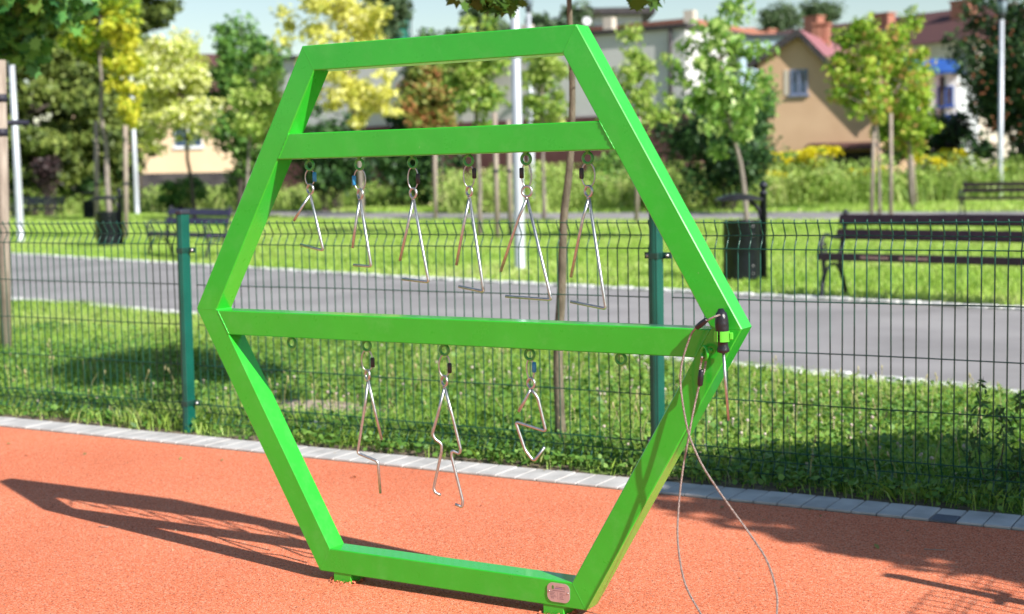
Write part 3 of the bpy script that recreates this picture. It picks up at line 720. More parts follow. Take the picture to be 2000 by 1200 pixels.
# eye rings
def px_beam(u, v, Y=DP/2): return atY(u, v, Y)
EYES = [(604.8, 323), (702, 321.5), (806, 318), (915, 314), (1027.6, 311), (1148, 309.3)]
EYESL = [(716, 675.5), (868, 684), (1034.6, 692.6), (569.7, 670), (1212.7, 701.5)]
ZU, ZL = ZC+.5036, ZC-.0859
for (u, v), zt in [(e, ZU) for e in EYES]+[(e, ZL) for e in EYESL]:
    c = px_beam(u, v); mb = MB()
    Rr = .0155; c.z = min(c.z, zt-.0185)
    mb.torus(c, Rr, .0046, 28, 10)
    mb.lathe((c.x, c.y, c.z), [(.0055, Rr-.001), (.006, zt-c.z-.003), (.0095, zt-c.z-.001), (.0095, zt-c.z+.003)], 14)
    mb.build('eye_ring', M['eye'], frame)
# hook eye on the front of the lower right joint
c = atY(1376, 690, -.022); mb = MB()
mb.torus(c, .0185, .0045, 26, 10, Matrix.Rotation(R(-42), 3, 'Z'))
mb.tube([c+Vector((.006, .012, .004)), c+Vector((.010, .024, .006))], .008, 12)
mb.build('hook_eye', M['green'], frame)
# striker holder clip
hc = atY(1409.5, 657, -.028)
mb = MB()
pts = []
prof_out, prof_in = .0222, .0200
k = 30
for zz in (-.011, .011):
    pass
vs = []; fs = []
angs = [R(-70-10+360*0)+(R(340))*i/k for i in range(k+1)]
for a in angs:
    for r_, zz in ((prof_out, -.0145), (prof_out, .0145), (prof_in, .0145), (prof_in, -.0145)):
        vs.append((hc.x+math.cos(a)*r_, hc.y+math.sin(a)*r_, hc.z+zz))
for i in range(k):
    for j in range(4): fs.append((i*4+j, i*4+(j+1) % 4, (i+1)*4+(j+1) % 4, (i+1)*4+j))
fs += [(0, 3, 2, 1), (k*4, k*4+1, k*4+2, k*4+3)]
mb.add(vs, fs, 0, False)
mb.box((hc.x+.0268, hc.y+.004, hc.z+.001), (.010, .010, .020), R(20), bev=.002)
mb.box((hc.x, -.005, hc.z), (.014, .012, .016), bev=.001)
mb.build('striker_clip', M['limeclip'], frame)
# rating plate
pc = atY(1091, 1158, -.0015)
mb = MB(); k = 8; wv, hv, rv = .0385, .0295, .019
out = []
for cx_, cz_, a0 in ((wv-rv, hv-rv, 0), (-wv+rv, hv-rv, 90), (-wv+rv, -hv+rv, 180), (wv-rv, -hv+rv, 270)):
    for i in range(k+1):
        a = R(a0+90*i/k); out.append((pc.x+cx_+rv*math.cos(a), -.0006, pc.z+cz_+rv*math.sin(a)))
mb.prism(out, (0, -.0022, 0))
plate = mb.build('name_plate', M['plate'], frame, (pc.x, 0, pc.z))
for sg in (-1, 1):
    mb = MB(); mb.lathe((pc.x+sg*(wv-.0065), -.0028, pc.z+.002), [(.0028, 0), (.0028, .0012), (.0014, .0022)], 12, axis=Matrix.Rotation(R(90), 3, 'X'))
    mb.build('rivet', M['bolt'], plate)
mb = MB(); rg = random.Random(5)
def txt(x0, x1, z, h, mi):
    xx = x0
    while xx < x1:
        w = rg.uniform(.0010, .0026); mb.add([(pc.x+xx, -.0031, pc.z+z), (pc.x+min(xx+w, x1), -.0031, pc.z+z), (pc.x+min(xx+w, x1), -.0031, pc.z+z+h), (pc.x+xx, -.0031, pc.z+z+h)], [(0, 1, 2, 3)], mi); xx += w+rg.uniform(.0003, .0009)
txt(-.008, .022, .0165, .0020, 0); txt(-.011, .014, .0115, .0024, 1); txt(.015, .024, .0115, .0012, 0)
txt(-.020, .022, .0048, .0019, 0)
for i in range(5): txt(-.030+.001*i, -.012+rg.uniform(-.004, .006), -.001-.0045*i, .0016, 0); txt(.004, .022-rg.uniform(0, .008), -.001-.0045*i, .0016, 0)
mb.add([(pc.x-.003, -.0031, pc.z-.021), (pc.x-.0024, -.0031, pc.z-.021), (pc.x-.0024, -.0031, pc.z+.001), (pc.x-.003, -.0031, pc.z+.001)], [(0, 1, 2, 3)], 0)
mb.add([(pc.x-.0225, -.0031, pc.z+.010), (pc.x-.0155, -.0031, pc.z+.010), (pc.x-.0155, -.0031, pc.z+.019), (pc.x-.019, -.0031, pc.z+.022), (pc.x-.0225, -.0031, pc.z+.019)], [(0, 1, 2, 3, 4)], 2)
mb.build('inscription', [M['plateink'], M['platepurple'], M['plategreen']], plate)

# ================================================================== CHIMES
CH = []
def T1(x, y): return (540+x/2.857, 220+y/2.857)
def T2(x, y): return (540+x/2.857, 600+y/2.857)
YC = DP/2
def chime(label, T, eye, sleeve, loopc, looprx, loopry, ring, ringrx, ringry, lines, mat, zt, yoffs, fr=.010):
    e = px_beam(*eye); rc_ = atY(*T(*ring), YC)
    root = thing('triangle_chime', (rc_.x, rc_.y, rc_.z), label, 'chime', 'steel triangle chimes hanging from the green frame')
    pxm = (atY(T(*ring)[0]+100, T(*ring)[1], YC)-rc_).x/100/2.857           # metres per crop pixel along x
    pz = 1/2.857*abs((atY(T(*ring)[0], T(*ring)[1]+100, YC)-rc_).z)/100
    # apex ring
    ang = R(30.3)-math.acos(min(1, ringrx/ringry)); mb = MB()
    mb.torus(rc_, ringry*pz-.0040, .0040, 26, 10, Matrix.Rotation(ang, 3, 'Z'))
    mb.build('ring', M['steel'], root, (rc_.x, rc_.y, rc_.z))
    # bent rods: each line = list of (crop px, y offset)
    mb = MB(); rr = .0046
    for L in lines:
        pts = [atY(*T(a, b), YC+dy) for a, b, dy in L]
        mb.tube(fillet(pts, fr, 6), rr, 12)
    # collar weld under ring
    p = atY(*T(*lines[0][0][:2]), YC); mb.tube([p+Vector((-.002, 0, .006)), p+Vector((0, 0, -.002))], .0048, 10)
    mb.build('bent_rod', M['steel'], root, (rc_.x, rc_.y, rc_.z))
    # wire loop from eye to ring
    lc = atY(*T(*loopc), YC); mb = MB()
    a = Matrix.Rotation(R(20), 3, 'Z')
    n = 26
    tp = Vector((e.x, YC, e.z-.0145)); bt = rc_+Vector((0, 0, ringry*pz-.006))
    mid = (tp+bt)/2; hz = (tp-bt).length/2
    ax = (tp-bt).normalized()
    loop = []
    for i in range(n):
        t = 2*math.pi*i/n
        sd = math.copysign(abs(math.sin(t))**.85, math.sin(t))
        loop.append(mid + ax*hz*math.cos(t) + Vector((1, .25, 0)).normalized()*looprx*pxm*1.05*sd)
    mb.tube(loop, .0023, 8, closed=True)
    w = mb.build('wire_loop', M['steel'], root, (rc_.x, rc_.y, rc_.z))
    s = atY(*T(*sleeve), YC+(.006 if sleeve[0] > loopc[0] else -.006))
    side = 1 if sleeve[0] > loopc[0] else -1
    t0 = math.asin(.98)*side
    sp = mid+Vector((1, .25, 0)).normalized()*looprx*pxm*1.05*side + ax*((s.z-mid.z))
    mb = MB(); mb.lathe(sp-ax*.016, [(.0050, 0), (.0068, .003), (.0068, .029), (.0050, .032)], 14)
    mb.build('crimp_sleeve', mat, w, tuple(sp))
B_, U_ = M['blackrubber'], M['bluesleeve']
chime('smallest upper triangle chime with a blue sleeve, at the left end of its crossbar', T1, EYES[0], (203, 360), (180, 355), 22, 40, (188, 428), 24, 33,
      [[(188, 458, 0), (140, 530, -.02), (97, 605, -.03)], [(188, 458, 0), (262, 770, .015), (135, 738, .02)]], U_, ZU, 0)
chime('narrow upper triangle chime hanging from a bright blue sleeve, second from the left', T1, EYES[1], (443, 380), (470, 368), 27, 46, (467, 455), 20, 33,
      [[(465, 487, 0), (445, 600, -.01), (425, 757, -.02)], [(467, 487, 0), (529, 860, .01), (431, 851, .015)]], U_, ZU, 0)
chime('upper triangle chime with a black sleeve and short bottom bar, third from the left', T1, EYES[2], (778, 370), (760, 350), 24, 46, (763, 450), 24, 33,
      [[(763, 487, 0), (735, 620, -.01), (689, 828, -.02)], [(765, 487, 0), (850, 947, .01), (701, 929, .015)]], B_, ZU, 0)
chime('upper triangle chime with a black sleeve on its right, fourth from the left', T1, EYES[3], (1093, 340), (1067, 350), 26, 46, (1076, 440), 20, 33,
      [[(1076, 478, 0), (1050, 600, -.01), (1004, 853, -.02)], [(1078, 478, 0), (1157, 1000, .01), (1018, 971, .015)]], B_, ZU, 0)
chime('wide upper triangle chime with a long bottom bar in front of the thick lamp post', T1, EYES[4], (1377, 338), (1400, 345), 24, 50, (1397, 440), 34, 36,
      [[(1397, 482, 0), (1350, 590, -.003), (1251, 888, -.01)], [(1399, 482, 0), (1534, 1045, .005), (1279, 1026, .01)]], B_, ZU, 0)
chime('longest upper triangle chime at the right end of the crossbar', T1, EYES[5], (1710, 340), (1743, 342), 33, 52, (1741, 440), 24, 36,
      [[(1742, 480, 0), (1710, 590, -.006), (1643, 920, -.015)], [(1744, 480, 0), (1838, 1096, .008), (1642, 1056, .014)]], B_, ZU, 0)
chime('lower chime with one straight leg and one zigzag leg, left of the other lower ones', T2, EYESL[0], (524, 308), (500, 295), 26, 46, (508, 378), 16, 33,
      [[(510, 412, 0), (495, 540, -.01), (452, 815, -.015), (566, 862, .0), (580, 1040, .0)], [(512, 412, 0), (545, 560, .006), (587, 742, .012)]], B_, ZL, 0)
chime('lower chime with two legs that both kink inward, middle of the lower row', T2, EYESL[1], (960, 340), (935, 330), 26, 56, (937, 412), 20, 34,
      [[(937, 450, 0), (905, 580, -.008), (870, 705, -.012), (884, 738, -.01), (921, 762, 0), (922, 800, 0), (877, 1012, -.006), (885, 1036, -.006), (917, 1050, 0)],
       [(939, 450, 0), (985, 620, .006), (1028, 795, .012), (1020, 820, .012), (978, 800, .004), (976, 830, .004), (1040, 1085, .01), (1036, 1117, .01), (996, 1100, 0)]], B_, ZL, 0)
chime('lower chime bent into an S shape with upturned hook and blue sleeve', T2, EYESL[2], (1428, 335), (1410, 330), 18, 48, (1420, 425), 24, 34,
      [[(1418, 458, 0), (1395, 505, -.006), (1351, 583, -.014)], [(1420, 458, 0), (1458, 505, .004), (1504, 694, .01), (1334, 640, -.008), (1388, 800, 0), (1436, 862, .004), (1496, 782, .010)]], U_, ZL, 0, .011)

# ================================================================== STRIKER
sr = thing('metal_striker', (hc.x, hc.y, hc.z), 'metal striker with black plastic handle held in the lime clip on a long cable', 'striker')
yb = -.028
def hp(u, v): return atY(u, v, yb)
top = hp(1408, 603); bot = hp(1413, 690); axh = (top-bot); Lh = axh.length; axh.normalize()
rot = Vector((0, 0, 1)).rotation_difference(axh).to_matrix()
prof = [(.0075, 0), (.0148, .004), (.0150, .010), (.0125, .020), (.0120, .030), (.0155, .040), (.0158, .060), (.0168, .080), (.0160, .100), (.0130, .118), (.0105, Lh-.004), (.0060, Lh)]
prof = [(r_*1.16, z_*Lh/.13 if z_ < .12 else z_) for r_, z_ in prof]
mb = MB(); mb.lathe(bot, [p for p in prof if p[1] <= Lh], 24, axis=rot)
mb.build('handle', M['blackplastic'], sr, tuple(bot))
mb = MB(); mb.tube([hp(1413, 688), hp(1417, 745), hp(1423, 822)], [.0042, .0042, .0034], 12)
mb.build('rod', M['steel'], sr, tuple(bot))
cp = [(1407, 615, -.040), (1393, 620, -.062), (1372, 632, -.060), (1353, 648, -.050), (1340, 680, -.045), (1331, 715, -.045), (1329, 745, -.045), (1333, 785, -.045), (1341, 830, -.047), (1350, 862, -.05), (1375, 915, -.055), (1415, 975, -.06), (1462, 1040, -.07), (1495, 1090, -.085), (1513, 1140, -.11), (1518, 1185, -.14)]
cable = [atY(u, v, Y) for u, v, Y in cp]
g0 = atY(1505, 1250, -.20); g1 = atY(1440, 1290, -.24); g2 = atY(1385, 1235, -.20)
for g in (g0, g1, g2): g.z = max(g.z, .02)
cp2 = [(1370, 1202, -.17), (1338, 1140, -.13), (1324, 1060, -.09), (1326, 985, -.06), (1334, 915, -.045), (1344, 860, -.038), (1354, 805, -.034), (1364, 760, -.032), (1369, 740, -.030)]
cable += [g0, g1, g2]+[atY(u, v, Y) for u, v, Y in cp2]
mb = MB(); mb.tube(smooth_curve(cable, 8), .0030, 8)
# small loop through the hook eye
he = atY(1376, 690, -.022)
lp = [atY(1369, 738, -.030), atY(1367, 722, -.030), atY(1370, 706, -.028), he+Vector((-.002, -.014, -.010)), atY(1378, 705, -.016), atY(1376, 722, -.022), atY(1371, 738, -.030)]
mb.tube(smooth_curve(lp, 6), .0032, 8)
cb = mb.build('cable', M['cable'], sr, tuple(bot))
for a, b_ in (((1360, 641, -.055), (1381, 624, -.061)), ((1367, 754, -.031), (1370, 722, -.030))):
    A = atY(*a); Bq = atY(*b_); d = Bq-A; ro = Vector((0, 0, 1)).rotation_difference(d.normalized()).to_matrix(); L = d.length
    mb = MB(); mb.lathe(A, [(.0055, 0), (.0078, .003), (.0084, L*.5), (.0074, L-.004), (.0050, L)], 14, axis=ro)
    mb.build('cable_sleeve', M['blackplastic'], sr, tuple(A))

# ================================================================== WIRE FENCE
ZW = [.05, .10, .15, .36, .575, .79, 1.005, 1.06, 1.115]
def mesh_panel(p0, p1, side):
    """vertical wires every 5 cm with V folds at top and bottom"""
    p0 = Vector(p0); p1 = Vector(p1); d = (p1-p0); L = d.length; d.normalize(); nrm = Vector((-d.y, d.x, 0))*side
    mb = MB(); n = int(L/.05); rgl = random.Random(int(p0.x*100)+5)
    def off(z):
        if abs(z-.10) < .05: return .030*(1-abs(z-.10)/.05)
        if abs(z-1.06) < .055: return .032*(1-abs(z-1.06)/.055)
        return 0
    for i in range(n+1):
        s = L*i/n; j = rgl.uniform(-.004, .004)
        zs = [.02, .05, .075, .095, .105, .125, .15, .36, .575, .79, 1.005, 1.03, 1.052, 1.068, 1.09, 1.115, 1.128]
        mb.tube([p0+d*(s+j*(z-.5)*1.2)+nrm*off(z)+Vector((0, 0, z)) for z in zs], .0030, 6)
    for z in ZW:
        k = 24
        wob = rgl.uniform(0, 6)
        mb.tube([p0+d*(L*i/k)+nrm*(off(z)-.005)+Vector((0, 0, z+.0015*math.sin(wob+i*.5))) for i in range(k+1)], .0026, 6)
    return mb
def fence_post(parent, x, y, d, front, h=1.165, lean=(0, 0)):
    rz = math.atan2(d.y, d.x)
    Mx = Matrix.Rotation(rz, 3, 'Z')
    Lm = Matrix.Shear('XY', 4, (lean[0], lean[1]))
    o = Vector((x, y, 0)) + (Mx @ Vector((0, -front*.044, 0)))
    mb = MB(); mb.box((0, 0, h/2), (.040, .064, h), 0, bev=.004)
    # press-formed groove down the faces
    mb.box((.0, -front*.0325, h/2), (.014, .004, h-.004), 0, bev=.001)
    mb.v = [tuple(Lm @ (Mx.to_4x4() @ Vector(p))+o) for p in mb.v]
    post = mb.build('post', M['fencepost'], parent, (x, y, 0))
    mb = MB(); mb.box((0, 0, h+.010), (.048, .072, .026), 0, bev=.006)
    mb.v = [tuple(Lm @ (Mx.to_4x4() @ Vector(p))+o) for p in mb.v]
    mb.build('post_cap', M['postcap'], post, (x, y, 0))
    for z in (.16, .975):
        mb = MB(); mb.box((0, 0, z), (.046, .070, .030), 0, bev=.003)
        for sg in (-1, 1):
            mb.box((sg*.040, front*.020, z), (.046, .008, .028), 0, bev=.001)
        mb.v = [tuple(Lm @ (Mx.to_4x4() @ Vector(p))+o) for p in mb.v]
        cl = mb.build('clamp', M['clamp'], post, (x, y, z))
        for sg in (-1, 1):
            mb = MB(); mb.lathe((sg*.046, front*.016, z), [(.009, -.002), (.009, .004), (.005, .010), (.001, .012)], 10, axis=Matrix.Rotation(R(90)*1, 3, 'X'))
            mb.v = [tuple(Lm @ (Mx.to_4x4() @ Vector(p))+o) for p in mb.v]
            mb.build('bolt', M['bolt'], cl, (x, y, z))
fc = thing('wire_fence', (-2.89, 2.0, 0), 'dark green welded wire mesh fence running behind the play frame', 'fence')
XP = [-8.37, -5.63, -2.89, -.15, 2.62]
for a, b_ in zip(XP[:-1], XP[1:]):
    mesh_panel((a+.055, 2.0, 0), (b_-.055, 2.0, 0), 1).build('mesh_panel', M['fence'], fc, ((a+b_)/2, 2.0, 0))
for i, xx in enumerate(XP): fence_post(fc, xx, 2.0, Vector((1, 0, 0)), 1, lean=((.012, 0) if i == 2 else (0, 0)))
fr_ = thing('return_fence', (2.62, 2.0, 0), 'green wire fence turning towards the camera at the right, casting its shadow on the rubber', 'fence')
mesh_panel((2.80, 1.95, 0), (2.80, .48, 0), 1).build('mesh_panel', M['fence'], fr_, (2.8, 1.2, 0))
mesh_panel((2.80, .36, 0), (2.80, -2.0, 0), 1).build('mesh_panel', M['fence'], fr_, (2.8, -.8, 0))
fence_post(fr_, 2.80, .42, Vector((0, 1, 0)), 1, h=1.25)

# ================================================================== BENCHES
def bench(label, p, ang, L, slat, D):
    root = thing('park_bench', p, label, 'bench', 'dark slatted park benches with cast iron ends')
    ca, sa = math.cos(ang), math.sin(ang)
    def Wp(x, y, z): return Vector((p[0]+x*ca-y*sa, p[1]+x*sa+y*ca, z))   # x along, y back
    Rz = Matrix.Rotation(ang, 3, 'Z')
    for x in (0.06, L-.06):
        mb = MB()
        def T(pts, r, n=8): mb.tube(smooth_curve([Wp(x, a, b) for a, b in pts], 5), r*1.3, n)
        T([(-.01, .0), (.00, .12), (.045, .26), (.03, .36), (.02, .42)], .018)                # front leg
        T([(.48, .0), (.45, .12), (.38, .28), (.36, .40), (.42, .62), (.49, .84)], .019)      # rear leg and back post
        T([(.02, .41), (.18, .40), (.36, .40)], .016)                                         # seat rail
        T([(.045, .24), (.14, .33), (.22, .35), (.30, .33), (.40, .22)], .012)                # arch
        T([(.02, .42), (-.03, .52), (.01, .62), (.10, .655), (.25, .62), (.42, .635)], .014)  # arm rest
        T([(.02, .44), (.08, .50), (.05, .57), (.0, .55), (.03, .50)], .009)                  # scroll
        T([(.46, .80), (.50, .86), (.47, .885), (.44, .86)], .014)
        T([(-.01, .0), (-.05, .012)], .016); T([(.48, .0), (.53, .012)], .016)
        mb.build('iron_end', M['castiron'], root, tuple(Wp(x, 0, 0)))
    for i in range(4):
        mb = MB(); c = Wp(L/2, .035+.115*i, .435-.006*i); mb.box(c, (L, .098, .040 if i else .075), 0, mat=Rz, bev=.008)
        mats = [M[slat]]
        if label.startswith('long') and i == 0:
            mats.append(M['slatworn'])
            for s0, s1 in ((.50, .80), (.92, 1.22)):
                cc = Wp((s0+s1)/2, .035-.0505, .438); mb.box(cc, (s1-s0, .003, .022), 0, mat=Rz, mi=1)
        mb.build('seat_slat', mats, root, tuple(c))
    for i, (yy, zz) in enumerate(((.400, .57), (.425, .665), (.462, .79))[1:] if False else ((.398, .645), (.452, .795))):
        mb = MB(); c = Wp(L/2, yy, zz); rot = Rz @ Matrix.Rotation(R(-20), 3, 'X'); mb.box(c, (L, .035, .110), 0, mat=rot, bev=.008)
        mb.build('back_slat', M[slat], root, tuple(c))
    return root
bench('long dark plum bench just behind the fence on the right, seat edge worn pale', (-2.26, 10.50, 0), -.215, 2.3, 'slat', 15)
pL = atZ(288, 505); bench('dark violet bench beyond the left fence post', (pL.x, pL.y, 0), -.30, 2.05, 'slatblue', 25)
pR = atZ(1870, 420); bench('plum bench at the far path on the right, in front of the lamp post', (pR.x, pR.y, 0), -.05, 2.3, 'slat', 38)
pF = atD(22, 428, 52); bench('blackish bench far away at the left edge, behind the lamp post', (pF.x, pF.y, 0), .2, 2.0, 'castiron', 52)

# ================================================================== LITTER BINS
def bin_(label, p, s=1.0, ang=0.0, D=17):
    root = thing('litter_bin', p, label, 'litter bin', 'dark cylindrical litter bins hung on a ball-topped post')
    ca, sa = math.cos(ang), math.sin(ang)
    def Wp(x, y, z): return Vector((p[0]+(x*ca-y*sa)*s, p[1]+(x*sa+y*ca)*s, z*s))
    r = .225
    # body: half-round shell with open top, rim and base ring
    mb = MB(); mb.lathe(Wp(0, 0, .0), [(r*s*.96, .02*s), (r*s, .04*s), (r*s, .70*s), (r*s*1.03, .705*s), (r*s*1.03, .725*s), (r*s*.95, .725*s), (r*s*.94, .60*s), (r*s*.92, .08*s), (0.001, .08*s)], 28)
    mb.build('body', M['bin'], root, tuple(Wp(0, 0, 0)))
    for z in (.66, .55, .19, .10):
        mb = MB()
        a = ang + R(-70); c = Wp(math.cos(R(-62))*r, math.sin(R(-62))*r, z)
        mb.lathe(c, [(.012*s, -.004), (.012*s, .004), (.004*s, .008)], 10, axis=Matrix.Rotation(R(90), 3, 'X'))
        mb.build('rivet', M['bolt'], root, tuple(Wp(0, 0, 0)))
    # post with ball finial
    mb = MB(); q = Wp(.265, .02, 0)
    mb.lathe(q, [(.042*s, 0), (.042*s, 1.03*s), (.050*s, 1.035*s), (.050*s, 1.06*s), (.030*s, 1.07*s), (.030*s, 1.09*s)], 16)
    mb.build('post', M['bin'], root, tuple(q))
    mb = MB(); mb.lathe(q+Vector((0, 0, 1.135*s)), [(.004, -.055*s), (.032*s, -.046*s), (.050*s, -.02*s), (.055*s, 0), (.050*s, .022*s), (.032*s, .046*s), (.004, .055*s)], 16)
    mb.build('ball_finial', M['bin'], root, tuple(q))
    # canopy: shallow curved lid on a bracket
    mb = MB(); k = 10; vs = []
    for i in range(k+1):
        t = -1+2*i/k
        for yy in (-.20, .20):
            vs.append(Wp(-.03+t*.27, yy*(1-.25*t*t), .985+.06*(1-t*t)))
            vs.append(Wp(-.03+t*.27, yy*(1-.25*t*t), .965+.005*(1-t*t)))
    fs = []
    for i in range(k):
        a = i*4; b_ = a+4
        fs += [(a, b_, b_+2, a+2), (a+1, a+3, b_+3, b_+1), (a, a+1, b_+1, b_), (a+2, b_+2, b_+3, a+3)]
    fs += [(0, 2, 3, 1), (k*4, k*4+1, k*4+3, k*4+2)]
    mb.add(vs, fs, 0, False)
    mb.tube(smooth_curve([Wp(.245, .02, .70), Wp(.21, .02, .85), Wp(.10, .0, .965)], 5), .028*s, 8)
    mb.build('canopy', M['bin'], root, tuple(Wp(0, 0, 1)))
    mb = MB(); mb.box(Wp(.235, .02, .62), (.06*s, .05*s, .05*s), ang); mb.box(Wp(.235, .02, .16), (.06*s, .05*s, .05*s), ang)
    mb.build('bracket', M['bin'], root, tuple(Wp(.23, 0, .6)))
b1 = atZ(1449, 549); bin_('dark litter bin with domed lid and ball-topped post, left of the long bench', (b1.x, b1.y, 0), 1.0, -CY*0-.02+R(30))
b2 = atZ(212, 484); bin_('dark litter bin in front of the staked young maple on the left lawn', (b2.x, b2.y, 0), 1.02, R(30))
b3 = atD(175, 425, 52); bin_('distant black litter bin beside the far left bench', (b3.x, b3.y, 0), .98, R(30))

# ================================================================== LAMP POSTS
def lamp(label, u, v, D, r0, r1, H, lantern=True):
    b = baseD(u, D, v); root = thing('lamp_post', b, label, 'lamp post', 'tall pale lamp posts in the park')
    mb = MB(); mb.lathe(b, [(r0*1.25, 0), (r0*1.25, .03), (r0*1.05, .05), (r0, .06), (r0*.98, 1.2), (r1, H)], 18)
    mb.build('pole', M['lamppost'], root, tuple(b))
    t = b+Vector((0, 0, H))
    mb = MB(); mb.lathe(t, [(r1*1.0, -.05), (r1*1.5, 0), (.10, .10), (.13, .14), (.13, .17), (.02, .17)], 14); mb.build('lantern_base', M['lampdark'], root, tuple(t))
    mb = MB(); mb.lathe(t, [(.12, .17), (.17, .55), (.165, .56)], 14); mb.build('lantern_glass', M['lampglass'], root, tuple(t))
    mb = MB(); mb.lathe(t, [(.19, .56), (.20, .58), (.12, .68), (.03, .74), (.01, .78)], 14); mb.build('lantern_cap', M['lampdark'], root, tuple(t))
    for k in range(4):
        a = R(90*k+20); mb = MB() if k == 0 else mb
        mb.tube([t+Vector((math.cos(a)*.125, math.sin(a)*.125, .17)), t+Vector((math.cos(a)*.175, math.sin(a)*.175, .56))], .010, 5)
    mb.build('lantern_bars', M['lampdark'], root, tuple(t))
def Hat(u, v, D): return atD(u, v, D).z
lamp('pale lamp post at the left, its lower part rising through the spruce background', 41, 475, 32.9, .085, .055, Hat(20, 40, 32.9))
lamp('thick pale lamp post in the middle, behind the two right upper chimes', 1016, 530, 19.9, .075, .055, 5.2)
lamp('thin distant lamp post just right of the thick middle one', 1040, 412, 51.7, .11, .08, Hat(1036, 112, 51.7)+1.6)
lamp('slim pale lamp post rising between the yellow maple and the cream tree', 268, 413, 58, .10, .075, Hat(255, 100, 58))
lamp('tall pale lamp post in front of the dark rowan tree on the right', 1953, 395, 50.2, .095, .075, Hat(1950, 36, 50.2))

# ================================================================== STAKES
def stake(label, u, vb, vt, D, r, group, lean=0, ties=None, dirn=None):
    b = baseD(u, D, vb); top = atD(u+lean, vt, D)
    root = thing('tree_stake', b, label, 'stake', group)
    mb = MB(); mb.tube([b, b.lerp(top, .5)+Vector((.003, 0, 0)), top], [r*1.04, r, r*.97], 10)
    mb.build('pole', M['stake'], root, tuple(b))
    if ties:
        for z in ties:
            mb = MB(); q = b.lerp(top, z/top.z); mb.tube([q-Vector((0, 0, .03)), q+Vector((0, 0, .03))], r*1.12, 10)
            mb.build('tie', M['strap'], root, tuple(b))
    return b, top
sb, st = stake('thick weathered wooden stake at the left edge, nearest of the stakes', 12, 690, 118, 11.5, .046, 'wooden stakes around the young trees', -12, ties=[1.75, 2.02])
mb = MB(); q = atD(-30, 238, 11.6); q2 = atD(57, 240, 11.9)
sbk = thing('tree_stake', tuple(atD(-60, 690, 12.2).xy)+(0,), 'wooden stake and dark crossbar behind the nearest left stake', 'stake', 'wooden stakes around the young trees')
p = Vector((*atD(-60, 690, 12.2).xy, 0)); mb.tube([p, p+Vector((0, 0, 2.3))], .045, 10); mb.build('pole', M['stake'], sbk, tuple(p))
mb = MB(); mb.tube([q+Vector((-.2, 0, 0)), q2], .022, 6); mb.build('crossbar', M['strap'], sbk, tuple(q))
for (u, vb, vt, dd, lab) in ((188, 440, 236, 33.4, 'left stake of the yellow maple by the left bin'), (245, 440, 243, 33.6, 'right stake of the yellow maple by the left bin')):
    stake('grey wooden '+lab, u, vb, vt, dd, .055, 'wooden stakes around the young trees', 0, ties=[1.3])
for (u, vb, vt, dd, ln, lab) in ((1702, 420, 215, 39.8, 6, 'grey wooden stake, left of the pair under the orange tipped maple'), (1740, 420, 222, 39.6, 0, 'grey wooden stake, right of the pair under the orange tipped maple'),
                                 (1777, 400, 262, 47, -4, 'pale wooden stake behind the pair, left of two close together'), (1790, 400, 262, 47.5, -14, 'pale wooden stake behind the pair, right of two close together'),
                                 (1243, 440, 230, 36, 4, 'weathered stake seen inside the right frame beam gap'), (850, 425, 300, 42, 0, 'thin stake in the gap between the third and fourth chimes'),
                                 (972, 488, 220, 29.2, -6, 'dark stake left of the thick middle lamp post'), (997, 470, 235, 31, -4, 'pale stake hidden partly behind the thick middle lamp post')):
    stake(lab, u, vb, vt, dd, .052, 'wooden stakes around the young trees', ln, ties=[1.4] if dd < 35 else None)

# ================================================================== NEAR TREES
tb = Vector((-.94, 2.52, 0))
tp = [tb, atD(1090, 700, 7.19), atD(1097, 560, 7.2), atD(1101, 430, 7.2), atD(1112, 330, 7.2), atD(1118, 200, 7.2), atD(1114, 60, 7.2), atD(1110, -60, 7.2), atD(1112, -250, 7.2), atD(1118, -480, 7.2)]
tree('young_maple', 'slender young maple trunk rising right behind the fence, its crown above the view', 'tree', (880, -560, 1350, -75), 7.2, 'L_over', 'barkpale', base=tb, tr=.027,
     nleaf=4200, nclump=70, rc=.24, size=.11, shape=MAPLE, trunkpts=tp, seed=21, hollow=.2, dr=.8)
# two low twigs hanging into the top of the view belong to the same tree
yt = [o for o in COL.objects if o.name.startswith('young_maple')][0]
Pl = []
for (u0, v0, su, sv, n) in ((905, -10, 14, 12, 14), (955, 6, 20, 16, 34), (985, 10, 14, 16, 22), (930, -18, 36, 12, 30), (1252, -2, 12, 12, 14), (1276, -12, 14, 10, 10), (1262, -24, 26, 8, 14)):
    for i in range(n):
        Pl.append(atD(u0+rng.normal()*su, v0+rng.normal()*sv*.55, 6.6+rng.normal()*.12))
Pl = np.array([tuple(q) for q in Pl])
V = leaves(Pl, np.zeros_like(Pl), .085, MAPLE, up=.7, droop=1.5)
polys_mesh('low_twig_leaves', V, len(MAPLE), M['L_over'], rng.uniform(0, .8, len(Pl)), yt, tuple(yt.location))
mb = MB(); limb(mb, atD(1112, -60, 7.2), atD(1000, -30, 6.7), .010, .004, .04, 6, 6, 1); limb(mb, atD(1000, -30, 6.7), atD(915, -18, 6.6), .004, .0015, .04, 6, 4, 2)
limb(mb, atD(1112, -90, 7.2), atD(1262, -25, 6.7), .009, .002, .05, 6, 6, 3)
mb.build('low_twigs', M['barkpale'], yt, tuple(yt.location))

lb = Vector((*atD(-50, 690, 12.0).xy, 0))
tree('field_maple', 'dark green maple hanging into the top left corner over the thick stake', 'tree', (-250, -230, 150, 92), 12.0, 'L_maple', 'barkdark', base=lb, tr=.055,
     nleaf=11000, nclump=120, rc=.26, size=.125, shape=MAPLE, seed=31, hollow=.3, dr=1.3)
